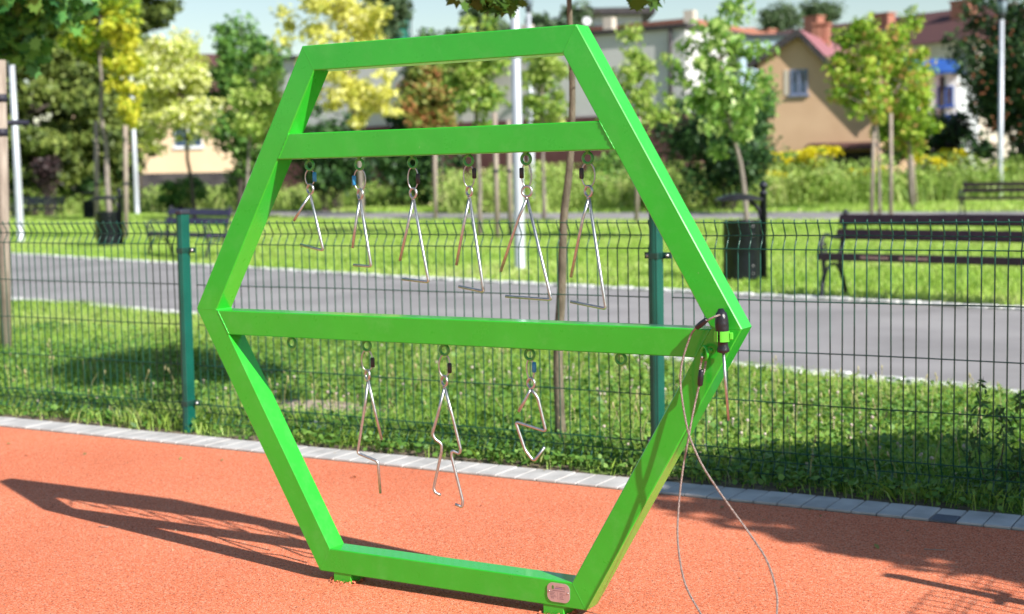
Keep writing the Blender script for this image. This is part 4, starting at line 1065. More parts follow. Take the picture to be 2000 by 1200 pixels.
# tree outside the view on the right, whose shade falls on the rubber and the fence foot
def offtree(x, y, zc, rx, rz, label, seed, nleaf=5000, rc=.35, size=.11):
    bs = Vector((x, y, 0)); root = thing('maple_tree', bs, label, 'tree')
    C, P, out, tone, gl = crown_points((x, y, zc), (rx, rx, rz), 60, nleaf, rc, .25, seed)
    polys_mesh('crown', leaves(P, gl, size, MAPLE), len(MAPLE), M['L_maple'], rng.uniform(0, 1, len(P)), root, bs)
    mb = MB(); pts = [bs, Vector((x+.04, y, zc*.4)), Vector((x, y+.03, zc*.8)), Vector((x, y, zc+rz*.6))]; mb.tube(smooth_curve(pts, 3), [.06-.0045*i for i in range(10)], 8)
    for j in range(16): limb(mb, Vector((x, y, max(zc-rz*.7, C[j][2]-.5))), C[j], .018, .004, .08, 5, 4, j)
    mb.build('trunk', M['barkgrey'], root, bs)
offtree(5.20, 1.00, 2.95, 1.02, .72, 'maple outside the right edge of the view shading the rubber beside the pavers', 44, 14000, .38, .13)

# ================================================================== BACKGROUND TREES
BG = 'young trees and tall bushes in the park background'
tree('yellow_maple', 'young maple with yellow and green leaves, staked, behind the left litter bin', 'tree', (112, -80, 268, 160), 33, 'L_yelgreen', 'barkgrey', tu=215, tv=440, tr=.075, nleaf=3900, nclump=46, rc=.34, size=0.146, seed=1, group=BG)
yl = [o for o in COL.objects if o.name.startswith('yellow_maple')][0]
C_, P_, o_, t_, g_ = crown_points(tuple(atD(240, 150, 32.6)), (.62, .6, 1.6), 26, 1200, .22, .2, 77)
polys_mesh('yellow_sprays', leaves(P_, g_, .17, LEAF, up=.3), 6, M['L_yellow'], rng.uniform(0, 1, len(P_)), yl, tuple(yl.location))
tree('spruce_tree', 'olive green spruce behind the left lamp post', 'tree', (-60, 20, 190, 400), 60, 'L_olive', 'barkdark', tr=.2, nleaf=19500, nclump=120, rc=.75, size=0.292, shape=LEAF, seed=2, group=BG, conic=.1, flat=.45, droop=1.2)
tree('larch_tree', 'brownish green conifer reaching the top edge left of the cream tree', 'tree', (190, -200, 350, 345), 66, 'L_olive', 'barkdark', tr=.22, nleaf=14300, nclump=100, rc=.75, size=0.275, seed=3, group=BG, conic=.35, flat=.5)
tree('spruce_tree', 'darker spruce between the yellow maple and the left lamp post', 'tree', (70, 0, 260, 385), 63, 'L_olive', 'barkdark', tr=.2, nleaf=16900, nclump=110, rc=.75, size=0.275, seed=4, group=BG, conic=.1, flat=.6)
tree('variegated_maple', 'cream and pale yellow maple above the beige house window', 'tree', (258, 55, 438, 292), 48, 'L_pale', 'barkdark', tu=380, tv=410, tr=.075, nleaf=6760, nclump=62, rc=.50, size=0.181, seed=5, group=BG)
tree('ash_tree', 'dark green dense tree left of the frame, its top against the sky', 'tree', (392, 38, 560, 360), 56, 'L_mid', 'barkdark', tu=470, tr=.13, nleaf=11050, nclump=80, rc=.60, size=0.206, seed=6, group=BG)
tree('maple_sapling', 'light green tree in front of the dark dense one, just left of the frame', 'tree', (430, 115, 570, 310), 46, 'L_light', 'barkgrey', tu=478, tr=.07, nleaf=3380, nclump=40, rc=.36, size=0.155, seed=7, group=BG)
tree('yellow_maple', 'straw yellow maple behind the upper left part of the frame', 'tree', (548, -60, 785, 205), 45, 'L_lemon', 'barkgrey', tu=712, tv=430, tr=.085, nleaf=4680, nclump=66, rc=.40, size=0.172, seed=8, group=BG,
     trunkpts=[baseD(706, 45, 430), atD(705, 360, 45), atD(696, 260, 45), atD(686, 190, 45), atD(676, 90, 45), atD(668, 10, 45)])
yl2 = [o for o in COL.objects if o.name.startswith('yellow_maple')][-1]
C_, P_, o_, t_, g_ = crown_points(tuple(atD(705, 190, 44.5)), (1.55, .9, .75), 24, 1200, .30, .3, 78)
polys_mesh('low_sprays', leaves(P_, g_, .20, LEAF, up=.3), 6, M['L_lemon'], rng.uniform(.2, 1, len(P_)), yl2, tuple(yl2.location))
tree('maple_tree', 'maple with green leaves turning orange, behind the upper window of the frame', 'tree', (764, 105, 910, 270), 50, 'L_orange', 'barkdark', tu=852, tv=420, tr=.07, nleaf=6500, nclump=52, rc=.42, size=0.172, seed=9, group=BG)
tree('linden_sapling', 'pale green sapling left of the thick middle lamp post', 'tree', (862, 20, 1000, 262), 31.5, 'L_light', 'barkgrey', tu=938, tv=470, tr=.055, nleaf=3380, nclump=56, rc=.27, size=0.129, seed=10, group=BG)
tree('linden_sapling', 'yellow green sapling between the middle lamp post and the young maple trunk', 'tree', (1008, 60, 1112, 262), 42, 'L_light', 'barkgrey', tu=1062, tv=420, tr=.06, nleaf=2860, nclump=36, rc=.30, size=0.146, seed=11, group=BG)
tree('linden_sapling', 'thin light sapling in front of the grey building, right of the frame top', 'tree', (1166, 40, 1325, 330), 37, 'L_light', 'barkgrey', tu=1243, tv=430, tr=.05, nleaf=2990, nclump=64, rc=.24, size=0.129, seed=12, group=BG, hollow=.2)
tree('pear_tree', 'young pear tree with hanging fresh leaves above the right litter bin', 'tree', (1318, -30, 1498, 335), 27, 'L_pear', 'barkgrey', tr=.062, nleaf=2470, nclump=74, rc=.24, size=0.155, shape=PEAR, seed=13, group=BG, droop=1.6, hollow=.2,
     trunkpts=[baseD(1459, 27, 470), atD(1457, 410, 27), atD(1451, 350, 27), atD(1443, 305, 27), atD(1425, 240, 27), atD(1412, 170, 27), atD(1402, 60, 27)])
tree('maple_tree', 'bushy young maple with orange tipped leaves, its crown left of the twin stakes', 'tree', (1608, 15, 1752, 250), 40, 'L_turn', 'barkgrey', tu=1717, tv=420, tr=.045, nleaf=3510, nclump=56, rc=.32, size=0.155, seed=14, group=BG,
     trunkpts=[baseD(1718, 40, 420), atD(1717, 330, 40), atD(1712, 250, 40), atD(1690, 170, 40), atD(1675, 100, 40)])
tree('maple_tree', 'fuller yellow green young maple above the right stake', 'tree', (1684, 5, 1842, 325), 44, 'L_turn', 'barkgrey', tu=1782, tv=400, tr=.06, nleaf=6760, nclump=76, rc=.38, size=0.163, seed=15, group=BG)
tree('rowan_tree', 'broad dark rowan tree dotted with orange berries at the right edge', 'tree', (1850, -90, 2140, 378), 54, 'L_rowan', 'barkdark', tr=.2, nleaf=19500, nclump=130, rc=.75, size=0.206, seed=16, group=BG, hollow=.2)
rw = [o for o in COL.objects if o.name.startswith('rowan_tree')][0]
mb = MB(); rg = random.Random(8)
for i in range(130):
    th = rg.uniform(0, 2*math.pi); q = atD(1985+math.cos(th)*115*rg.uniform(.1, 1), 150+math.sin(th)*190*rg.uniform(.1, 1), 54-2.4*rg.uniform(.5, 1.05))
    mb.lathe(q, [(.01, -.04), (.045, -.015), (.04, .02), (.01, .04)], 6)
tag(mb.build('berry_clusters', M['berries'], rw, tuple(rw.location)), kind='stuff')
bush('hazel_bush', 'big dark green bush between the litter bin and the frame', (1272, 165, 1530, 392), 46, 'L_dark', 11000, 110, .55, .17, 17, BG, cat='bush')
tree('acacia_tree', 'loose dark tree rising behind the pear tree, left of the ochre house', 'tree', (1380, 140, 1530, 300), 52, 'L_mid', 'barkdark', tr=.1, nleaf=2210, nclump=44, rc=.45, size=0.189, seed=18, group=BG)
bush('laurel_bush', 'dark green bush mass behind the two left chimes', (555, 205, 735, 405), 57, 'L_dark', 7500, 80, .6, .20, 19, BG)
bush('laurel_bush', 'dark green bush under the orange tinted maple', (700, 185, 905, 402), 60, 'L_dark', 7500, 80, .6, .20, 20, BG)
bush('laurel_bush', 'dark low bush below the dense tree at the left of the frame', (425, 300, 560, 408), 58, 'L_mid', 2800, 50, .45, .19, 22, BG)
bush('plum_bush', 'low purple leaved bush at the far left behind the lamp post', (62, 300, 118, 380), 56, 'L_purple', 900, 26, .4, .17, 23, BG)
bush('plum_bush', 'purple leaved shrub in front of the white house at the right', (1828, 205, 1892, 345), 56, 'L_purple', 1500, 26, .4, .17, 24, BG)
bush('elder_bush', 'dark undergrowth below the left spruces', (-40, 300, 240, 408), 64, 'L_dark', 4200, 60, .55, .22, 25, BG)
bush('elder_bush', 'loose green shrub behind the last two upper chimes', (1100, 290, 1290, 402), 56, 'L_mid', 2600, 50, .4, .19, 26, BG)
bush('elder_bush', 'dark hedge strip under the rowan beside the ochre house', (1690, 215, 1900, 330), 57, 'L_dark', 3600, 50, .5, .2, 27, BG)
bush('elder_bush', 'dense dark shrubbery behind the left litter bin', (150, 235, 255, 405), 66, 'L_dark', 4500, 60, .5, .22, 28, BG)
tree('hornbeam', 'dull green tree filling the gap left of the slim lamp post', 'tree', (150, 95, 275, 250), 70, 'L_mid', 'barkdark', tr=.14, nleaf=9100, nclump=80, rc=.65, size=0.232, seed=29, group=BG)
tree('linden_sapling', 'green sapling filling the space right of the orange tinted maple', 'tree', (820, 60, 905, 225), 58, 'L_mid', 'barkdark', tr=.08, nleaf=3380, nclump=44, rc=.42, size=0.172, seed=35, group=BG)
FT = 'distant trees above the roofs'
for i, (bx, D, lab) in enumerate((((700, -60, 800, 90), 95, 'tall dark distant tree behind the green netted scaffold'), ((855, -10, 1010, 190), 88, 'dull green distant tree left of the thick lamp post top'),
                                  ((1010, 5, 1165, 150), 98, 'hazy distant tree right of the thick lamp post top'), ((1470, 5, 1570, 70), 150, 'distant tree rising over the red roof ridge'),
                                  ((1555, 0, 1650, 60), 155, 'distant dark tree directly above the ochre gable'), ((790, 60, 870, 160), 90, 'distant low tree right of the netted scaffold'))):
    tree('distant_tree', lab, 'tree', bx, D, 'L_far', 'barkdark', tr=.2, nleaf=3380, nclump=40, rc=.9 if D < 120 else 1.1, size=0.361, seed=60+i, group=FT)

# goldenrod
def goldenrod(label, box, D, seed, nf=900):
    u0, v0, u1, v1 = box
    a = atD((u0+u1)/2, v0, D); l = atD(u0, v1, D); r_ = atD(u1, v1, D); rx = (l-r_).length/2; h = a.z
    bs = Vector((a.x, a.y, 0)); root = thing('goldenrod', bs, label, 'flowering plant', 'goldenrod clumps behind the far path')
    rgs = np.random.default_rng(seed); n = 2600
    P = np.stack([bs.x+rgs.normal(0, rx*.42, n), bs.y+rgs.normal(0, rx*.42, n), 0*np.ones(n)], 1)
    dist = np.hypot(P[:, 0]-bs.x, P[:, 1]-bs.y)/rx
    hh = h*np.clip(1.05-.45*dist**2, .35, 1)
    P[:, 2] = rgs.uniform(.1, .93, n)*hh
    tag(polys_mesh('leaves', leaves(P, np.zeros_like(P), .15, PEAR, up=.5), 6, M['L_light'], np.clip(rgs.normal(.35, .2, n), 0, 1), root, bs), kind='stuff')
    K = 16; ka = rgs.uniform(0, 6.28, K); kr = rx*.95*np.sqrt(rgs.uniform(0, 1, K)); kh = h*rgs.uniform(.72, 1.0, K); ix = rgs.integers(0, K, nf)
    P2 = np.stack([bs.x+kr[ix]*np.cos(ka[ix])+rgs.normal(0, .13, nf), bs.y+kr[ix]*np.sin(ka[ix])+rgs.normal(0, .13, nf), kh[ix]-np.abs(rgs.normal(0, .16, nf))], 1)
    tag(polys_mesh('flower_heads', leaves(P2, np.zeros_like(P2), .13, LEAF), 6, M['yellowflower'], rgs.uniform(0, 1, nf), root, bs), kind='stuff')
    mb = MB(); rg2 = random.Random(seed)
    for i in range(30):
        x_, y_ = bs.x+rg2.gauss(0, rx*.35), bs.y+rg2.gauss(0, rx*.35); mb.tube([(x_, y_, 0), (x_+.05, y_, h*.85)], .012, 4)
    tag(mb.build('stems', M['barkgrey'], root, bs), kind='stuff')
goldenrod('yellow flowering goldenrod below the ochre house, left of its door canopy', (1496, 290, 1592, 400), 53, 1, 1500)
goldenrod('tallest yellow goldenrod spray beside the dark canopy of the ochre house', (1580, 283, 1632, 400), 52, 2, 800)
goldenrod('broad rounded goldenrod clump right of the twin stakes', (1770, 292, 1915, 402), 54, 3, 1100)
goldenrod('goldenrod clump at the right edge behind the far bench', (1935, 305, 2080, 402), 53, 4, 1300)
goldenrod('greenish goldenrod clump between the frame and the pale stakes', (1405, 330, 1525, 402), 52, 5, 420)
goldenrod('low goldenrod with scattered yellow tips right of the ochre house canopy', (1640, 325, 1735, 402), 53, 6, 420)
bush('willow_herb', 'low light green leafy shrub beneath the ochre house wall', (1520, 328, 1660, 402), 50.5, 'L_light', 2600, 40, .32, .15, 91, BG)
bush('willow_herb', 'low light green leafy shrub left of the far bench', (1720, 335, 1860, 402), 50.8, 'L_light', 2400, 40, .30, .15, 92, BG)
bush('willow_herb', 'pale leafy shrub between the middle lamp post and the maple trunk', (985, 318, 1110, 402), 55, 'L_light', 2200, 38, .32, .15, 93, BG)
bush('willow_herb', 'low green shrub below the beige house window', (290, 345, 420, 402), 60, 'L_mid', 2400, 40, .34, .17, 94, BG)

# weed stalk near the fence
wb = Vector((1.30, 2.12, 0)); wr = thing('mugwort_plant', wb, 'tall thin leafy weed growing up through the fence at the right edge', 'weed')
mb = MB(); Pw = []; rg = random.Random(12)
for (u0, v0, u1, v1, n) in ((1925, 985, 1912, 735, 85), (1950, 985, 1990, 770, 75), (1940, 985, 1955, 800, 60), (1965, 985, 2015, 840, 70), (1900, 985, 1895, 860, 40), (1980, 985, 2000, 880, 60)):
    yy = 2.12+rg.uniform(-.06, .1); A = atY(u0, v0, yy); A.z = 0; Bq = atY(u1, v1, yy); pts = [A.lerp(Bq, t)+Vector((.02*math.sin(5*t+u0), 0, 0)) for t in [i/8 for i in range(9)]]
    mb.tube(pts, [.0032-.0025*i/8 for i in range(9)], 5)
    for i in range(n):
        t = rg.uniform(.12, 1); q = A.lerp(Bq, t)+Vector((.02*math.sin(5*t+u0), 0, 0)); w = .07*(1.15-t); Pw.append((q.x+rg.uniform(-w, w), q.y+rg.uniform(-w, w), q.z+rg.uniform(-.01, .02)))
mb.build('stems', M['barkdark'], wr, wb)
Pw = np.array(Pw); polys_mesh('leaves', leaves(Pw, np.zeros_like(Pw), .042, PEAR*np.array([.6, 1]), up=.5), 6, M['L_dark'], rng.uniform(.5, 1, len(Pw)), wr, wb)
# broad-leaved weeds and longer tufts along the fence foot
x, y = scatter(-6.5, 2.3, 1.86, 2.3, 1500)
ok = rng.uniform(size=len(x)) < np.clip(.35+.8*vnoise(x, y, 2.6, 71), .05, 1)*np.clip((y-1.84)/.1, .1, 1); x, y = x[ok], y[ok]
P = np.stack([x, y, rng.uniform(.01, .11, len(x))*np.clip((y-1.84)/.12, .3, 1)], 1)
tag(polys_mesh('fence_foot_weeds', leaves(P, np.zeros_like(P), .036, PEAR*np.array([.9, 1]), up=.7), 6, M['clover'], np.clip(rng.normal(.35, .25, len(x)), 0, 1)), 'low dark weeds crowding the foot of the wire fence', 'weeds', kind='stuff')
# dry straw stems
x, y = scatter(-5.5, 2.3, 2.0, 4.6, 14); mb = MB(); rg = random.Random(2)
for a, b_ in zip(x, y):
    h_ = rg.uniform(.12, .26); dx = rg.uniform(-.05, .05); mb.tube([(a, b_, 0), (a+dx*.4, b_, h_*.6), (a+dx, b_+dx*.5, h_)], [.0016, .0013, .0008], 4, caps=False)
    mb.tube([(a+dx*.9, b_+dx*.45, h_*.88), (a+dx, b_+dx*.5, h_)], .0035, 5)
tag(mb.build('straw_stems', noisy('dry_straw', (.42, .36, .16, 1), (.56, .48, .26, 1), 20, .8)), 'thin dry seed stems standing in the grass behind the fence', 'straw', kind='stuff')

# loose rubber crumbs, grit and tiny leaf bits lying on the play surface
x, y = scatter(-5.5, 2.2, -1.9, 1.62, 30)
P = np.stack([x, y, np.full(len(x), .0065)], 1); P = P[inview(P, .02)]
tag(polys_mesh('surface_crumbs', leaves(P, np.zeros_like(P), .007, LEAF, jitter=.6, up=3), 6, leafmat('crumbs', [(.10, .04, .03, 1), (.45, .20, .10, 1), (.62, .48, .30, 1)], .05, .8), rng.uniform(0, 1, len(P)), None), 'tiny crumbs and grit scattered over the orange rubber', 'debris', kind='stuff')
x, y = scatter(-4.5, 2.2, 1.0, 1.86, 7)
P = np.stack([x, y, np.full(len(x), .020)], 1); P[:, 2] = np.where(y > 1.645, .0185, .010)
tag(polys_mesh('fallen_leaf_bits', leaves(P, np.zeros_like(P), .020, LEAF, jitter=.6, up=3), 6, leafmat('dry_leaves', [(.18, .10, .04, 1), (.36, .26, .10, 1), (.16, .22, .05, 1)], .1, .8), rng.uniform(0, 1, len(P)), None), 'small dry leaf bits along the paver strip', 'debris', kind='stuff')
P = []
for fx in (-.41, .386):
    for i in range(160):
        a_ = rng.uniform(0, 6.28); d_ = rng.uniform(.9, 1.35)
        P.append((fx+.042*d_*math.cos(a_)*1.1, .039+.046*d_*math.sin(a_), rng.uniform(.005, .012)))
P = np.array(P)
tag(polys_mesh('foot_granules', leaves(P, np.zeros_like(P), .007, LEAF*np.array([1.5, 1]), jitter=.5, up=1), 6, leafmat('granules', [(.62, .15, .07, 1), (.80, .26, .14, 1), (.30, .08, .05, 1)], .05, .85), rng.uniform(0, 1, len(P)), None), 'loose orange granules heaped round the feet of the green frame', 'granules', kind='stuff')
# litter on the ground: small twigs, crumpled plastic
mb = MB(); p = atZ(1825, 1079); mb.tube([p+Vector((-.035, -.006, .009)), p+Vector((0, 0, .0095)), p+Vector((.035, .012, .009))], .0016, 5)
tag(mb.build('straw_piece', M['stake']), 'pale bit of straw on the rubber right of the cable', 'straw')
mb = MB(); p = atZ(200, 1034); mb.tube([p+Vector((-.02, 0, .008)), p+Vector((.02, .012, .0085))], .0018, 5)
tag(mb.build('straw_piece', M['stake']), 'tiny pale straw on the rubber below the frame shadow', 'straw')
mb = MB(); p = atZ(622, 845); rg = random.Random(9)
for i in range(14):
    c = p+Vector((rg.uniform(-.05, .05), rg.uniform(-.03, .03), rg.uniform(.02, .06))); vs = [c+Vector((rg.uniform(-.03, .03), rg.uniform(-.02, .02), rg.uniform(-.02, .02))) for _ in range(3)]; mb.add(vs, [(0, 1, 2)])
tag(mb.build('plastic_scrap', noisy('thin_white_plastic', (.7, .76, .8, 1), (.8, .84, .86, 1), 9, .25)), 'crumpled whitish plastic scrap in the grass left of the frame foot', 'litter')

# ================================================================== BUILDINGS
def wallpoly(mb, pts, thick, mi=0):
    P = [Vector(p) for p in pts]; nrm = (P[1]-P[0]).cross(P[2]-P[1]).normalized(); mb.prism(P, nrm*thick, mi)
def window(parent, c, ax, w, h, nrm, frame_m='winframe', mull=1):
    """c centre, ax horizontal unit vector along wall, nrm outward unit"""
    up_ = Vector((0, 0, 1)); f = .07
    def rect(a0, a1, z0, z1, d0, d1, mb):
        P = [c+ax*a0+up_*z0+nrm*d0, c+ax*a1+up_*z0+nrm*d0, c+ax*a1+up_*z1+nrm*d0, c+ax*a0+up_*z1+nrm*d0]; mb.prism(P, nrm*(d1-d0))
    mb = MB()
    rect(-w/2, -w/2+f, -h/2, h/2, .0, .05, mb); rect(w/2-f, w/2, -h/2, h/2, .0, .05, mb)
    rect(-w/2+f, w/2-f, h/2-f, h/2, .0, .05, mb); rect(-w/2+f, w/2-f, -h/2, -h/2+f, .0, .05, mb)
    if mull: rect(-f*.6, f*.6, -h/2+f, h/2-f, .0, .05, mb)
    rect(-w/2-.08, w/2+.08, -h/2-.08, -h/2-.003, .0, .12, mb)
    wi = mb.build('window', M[frame_m], parent, tuple(c))
    mb = MB(); rect(-w/2+f, w/2-f, -h/2+f, h/2-f, .005, .02, mb); mb.build('pane', M['glass'], wi, tuple(c))
    return wi
def boxbuilding(root, A, B, depth, z0, z1, mat, name='wall'):
    """front wall from A to B (ground points), body behind it"""
    A = Vector((A.x, A.y, 0)); B = Vector((B.x, B.y, 0)); d = (B-A).normalized(); n = Vector((-d.y, d.x, 0))
    if n.dot(Vector(HF)) < 0: n = -n
    mb = MB(); mb.prism([A+Vector((0, 0, z0)), B+Vector((0, 0, z0)), B+Vector((0, 0, z1)), A+Vector((0, 0, z1))], n*depth)
    mb.build(name, M[mat], root, tuple(A)); return A, B, d, n

# ochre gabled house
rP = W(15.0, 60); lP = W(10.66, 61.8); gd = (rP-lP); gd.z = 0; gw = gd.length; gd.normalize(); bk = Vector((-gd.y, gd.x, 0))
if bk.dot(Vector(HF)) < 0: bk = -bk
rt = thing('ochre_house', (lP+rP)/2, 'ochre house with a steep gable and one small window, faded red roof', 'house')
zl = atD(1500, 118, 61.6).z; zr = atD(1703, 208, 60).z; zap = atD(1573, 64, 61.1).z
apx = lP.lerp(rP, (1573-1493)/(1705-1493.))
L_ = 20.0
mb = MB(); mb.prism([lP, rP, rP+Vector((0, 0, zr)), apx+Vector((0, 0, zap)), lP+Vector((0, 0, zl))], bk*L_)
mb.build('wall', M['ochre'], rt, tuple(lP))
mb = MB(); ov = -bk*.35
def slope(a, za, b, zb, ext, mat_i):
    A_ = a+Vector((0, 0, za)); B__ = b+Vector((0, 0, zb)); d_ = (B__-A_).normalized(); B__ = B__+d_*ext; up_ = Vector((0, 0, .10))
    mb.prism([A_+ov+up_*.1, B__+ov+up_*.1, B__+ov+up_*1.4, A_+ov+up_*1.4], bk*(L_+.7), mat_i)
slope(apx, zap, rP, zr, .55, 0); slope(apx, zap, lP, zl, .5, 1)
roof = mb.build('roof', [M['pinkroof'], M['redroof']], rt, tuple(apx))
for (q_, zq, ex) in ((rP, zr, .5), (lP, zl, .45)):
    a_ = apx+Vector((0, 0, zap)); b_ = q_+Vector((0, 0, zq)); d_ = (b_-a_).normalized(); b_ = b_+d_*ex
    mb = MB(); o_ = -bk*.40; dn = Vector((0, 0, -.16)); mb.prism([a_+o_+Vector((0, 0, .16)), b_+o_+Vector((0, 0, .16)), b_+o_+dn, a_+o_+dn], bk*.045); mb.build('bargeboard', M['darkroof'], roof, tuple(a_))
mb = MB(); q = apx+Vector((0, 0, zap))+bk*5; mb.box(q+Vector((0, 0, .2)), (.7, .7, 1.1), math.atan2(gd.y, gd.x)); mb.box(q+Vector((0, 0, .78)), (.82, .82, .10), math.atan2(gd.y, gd.x)); mb.build('chimney', M['brick'], roof, tuple(q))
wc = lP.lerp(rP, (1571-1493)/212.); wc.z = atD(1571, 160, 61).z; window(rt, wc, gd, .74, 1.05, -bk, 'winblue')
mb = MB(); q_ = wc-gd*.62-Vector((0, 0, .52)); mb.prism([q_, q_+gd*.18, q_+gd*.18+Vector((0, 0, 1.04)), q_+Vector((0, 0, 1.04))], -bk*.03); mb.build('window_reveal', M['creamwall'], rt, tuple(q_))
# door canopy, dark doorway
dc = lP.lerp(rP, (1650-1493)/212.); zc_ = atD(1650, 288, 60.5).z
mb = MB(); P0 = dc-gd*1.35-bk*.9; mb.prism([P0+Vector((0, 0, zc_-.12)), P0+gd*2.9+Vector((0, 0, zc_-.12)), P0+gd*2.9+bk*.9+Vector((0, 0, zc_+.10)), P0+bk*.9+Vector((0, 0, zc_+.10))], (0, 0, .10))
mb.build('canopy', M['redroof'], rt, tuple(dc))
mb = MB(); P0 = dc-gd*1.0-bk*.04; mb.prism([P0, P0+gd*2.3, P0+gd*2.3+Vector((0, 0, zc_-.2)), P0+Vector((0, 0, zc_-.2))], -bk*.03); mb.build('door', M['darkroof'], rt, tuple(dc))

# beige house far left
rt = thing('beige_house', W(-18, 76), 'long pale peach house wall seen under the cream tree at the left', 'house')
A, B, d, n = boxbuilding(rt, W((120-1000)/CF*76, 76), W((500-1000)/CF*76, 78), 9, 0, 5.6, 'beigewall')
mb = MB(); mb.prism([A+Vector((0, 0, 5.6))-n*.4-d*.4, B+Vector((0, 0, 5.6))-n*.4+d*.4, B+Vector((0, 0, 8.2))+n*4.5, A+Vector((0, 0, 8.2))+n*4.5], (0, 0, .2)); mb.build('roof', M['redroof'], rt, tuple(A))
mb = MB(); mb.prism([A-n*.05, B-n*.05, B-n*.05+Vector((0, 0, 1.75)), A-n*.05+Vector((0, 0, 1.75))], n*.04); mb.build('plinth', M['darkroof'], rt, tuple(A))
for u_ in (160, 368):
    t_ = (u_-120)/380.; c_ = A.lerp(B, t_); c_.z = atD(u_, 263, 77).z; window(rt, c_, d, 1.5, 1.35, -n)

# long grey building in the centre
rt = thing('grey_hall', W(0, 92), 'long grey flat roofed building with a maroon base behind the middle of the frame', 'building')
A = W((515-1000)/CF*100, 100); B = W((1345-1000)/CF*82, 82)
zT = atD(1345, 55, 82).z
A, B, d, n = boxbuilding(rt, A, B, 14, 4.6, zT, 'greywall')
boxbuilding(rt, A-n*.15, B-n*.15, 13.8, 0, 4.55, 'brownwall', 'base_cladding')
mb = MB(); mb.prism([A-n*.25-d*.2+Vector((0, 0, zT+.02)), B-n*.25+d*.2+Vector((0, 0, zT+.02)), B-n*.25+d*.2+Vector((0, 0, zT+.26)), A-n*.25-d*.2+Vector((0, 0, zT+.26))], n*14.6); rf = mb.build('roof', M['darkroof'], rt, tuple(A))
for t_ in (.965, .80, .62):
    q = A.lerp(B, t_)+n*3; mb = MB(); mb.box(q+Vector((0, 0, zT+.85)), (.6, .6, .9)); mb.build('chimney', M['creamwall'], rf, tuple(q))
mb = MB(); q = B-d*.9-n*.12; mb.tube([q+Vector((0, 0, 4.7)), q+Vector((0, 0, zT))], .10, 8); mb.build('downpipe', M['darkroof'], rt, tuple(q))
for t_ in (.12, .3):
    c_ = A.lerp(B, t_); c_.z = 6.6; window(rt, c_, d, 1.8, 1.1, -n)
# rooftop pavilion beyond with pale walls
rt = thing('rooftop_block', W(8, 112), 'pale upper storey with thin flat roof showing above the grey building', 'building')
A, B, d, n = boxbuilding(rt, W((1150-1000)/CF*115, 115), W((1262-1000)/CF*115, 115), 10, 0, atD(1210, 30, 115).z, 'whitewall')
zT = atD(1210, 30, 115).z
mb = MB(); mb.prism([A-n*1-d*1+Vector((0, 0, zT+.02)), B-n*1+d*1+Vector((0, 0, zT+.02)), B-n*1+d*1+Vector((0, 0, zT+.5)), A-n*1-d*1+Vector((0, 0, zT+.5))], n*12); mb.build('roof', M['darkroof'], rt, tuple(A))
for t_ in (.25, .6): c_ = A.lerp(B, t_); c_.z = zT-1.3; window(rt, c_, d, 1.5, 1.2, -n)
# satellite dish
q = atD(1146, 42, 84); rt = thing('satellite_dish', q, 'round white satellite dish above the top right corner of the frame', 'dish')
rot = Vector((0, 0, 1)).rotation_difference(Vector(-HF)+Vector((.2, 0, .25))).to_matrix()
mb = MB(); mb.lathe(q, [(.01, -.06), (.15, -.04), (.24, 0), (.25, .02), (.15, -.02), (.01, -.04)], 20, axis=rot); mb.build('reflector', M['whitewall'], rt, tuple(q))
mb = MB(); mb.tube([q, q+Vector(HF)*.25+Vector((0, 0, -.2)), q+Vector(HF)*.3+Vector((0, 0, -1.9))], .03, 6); mb.build('mast', M['lampdark'], rt, tuple(q))

# light building with orange edge & pale blue block
rt = thing('cream_block', W(15, 95), 'cream building with sloping parapet between the grey building and the tenement', 'building')
A = W((1350-1000)/CF*92, 92); B = W((1500-1000)/CF*100, 100); d = (B-A).normalized(); n = Vector((-d.y, d.x, 0)); n = n if n.dot(Vector(HF)) > 0 else -n
mb = MB(); mb.prism([A, B, B+Vector((0, 0, atD(1495, 75, 100).z)), A+Vector((0, 0, atD(1365, 46, 92).z))], n*9); mb.build('wall', M['creamwall'], rt, tuple(A))
mb = MB(); mb.prism([A-n*.2+Vector((0, 0, atD(1365, 46, 92).z+.01)), B-n*.2+Vector((0, 0, atD(1495, 75, 100).z+.01)), B-n*.2+Vector((0, 0, atD(1495, 75, 100).z+.35)), A-n*.2+Vector((0, 0, atD(1365, 46, 92).z+.35))], n*9.4); mb.build('parapet', M['brick'], rt, tuple(A))
rt = thing('pale_blue_house', W(15, 84), 'pale blue house wall directly left of the ochre gable', 'house')
A, B, d, n = boxbuilding(rt, W((1452-1000)/CF*86, 86), W((1556-1000)/CF*86, 86), 8, 0, atD(1500, 74, 86).z, 'bluewall')
zT = atD(1500, 74, 86).z
mb = MB(); mb.prism([A-n*.3-d*.3+Vector((0, 0, zT+.02)), B-n*.3+d*.3+Vector((0, 0, zT+.02)), B-n*.3+d*.3+Vector((0, 0, zT+.2)), A-n*.3-d*.3+Vector((0, 0, zT+.2))], n*8.6); mb.build('roof', M['lampdark'], rt, tuple(A))
c_ = A.lerp(B, .72); c_.z = zT-1.1; window(rt, c_, d, .7, 1.2, -n)

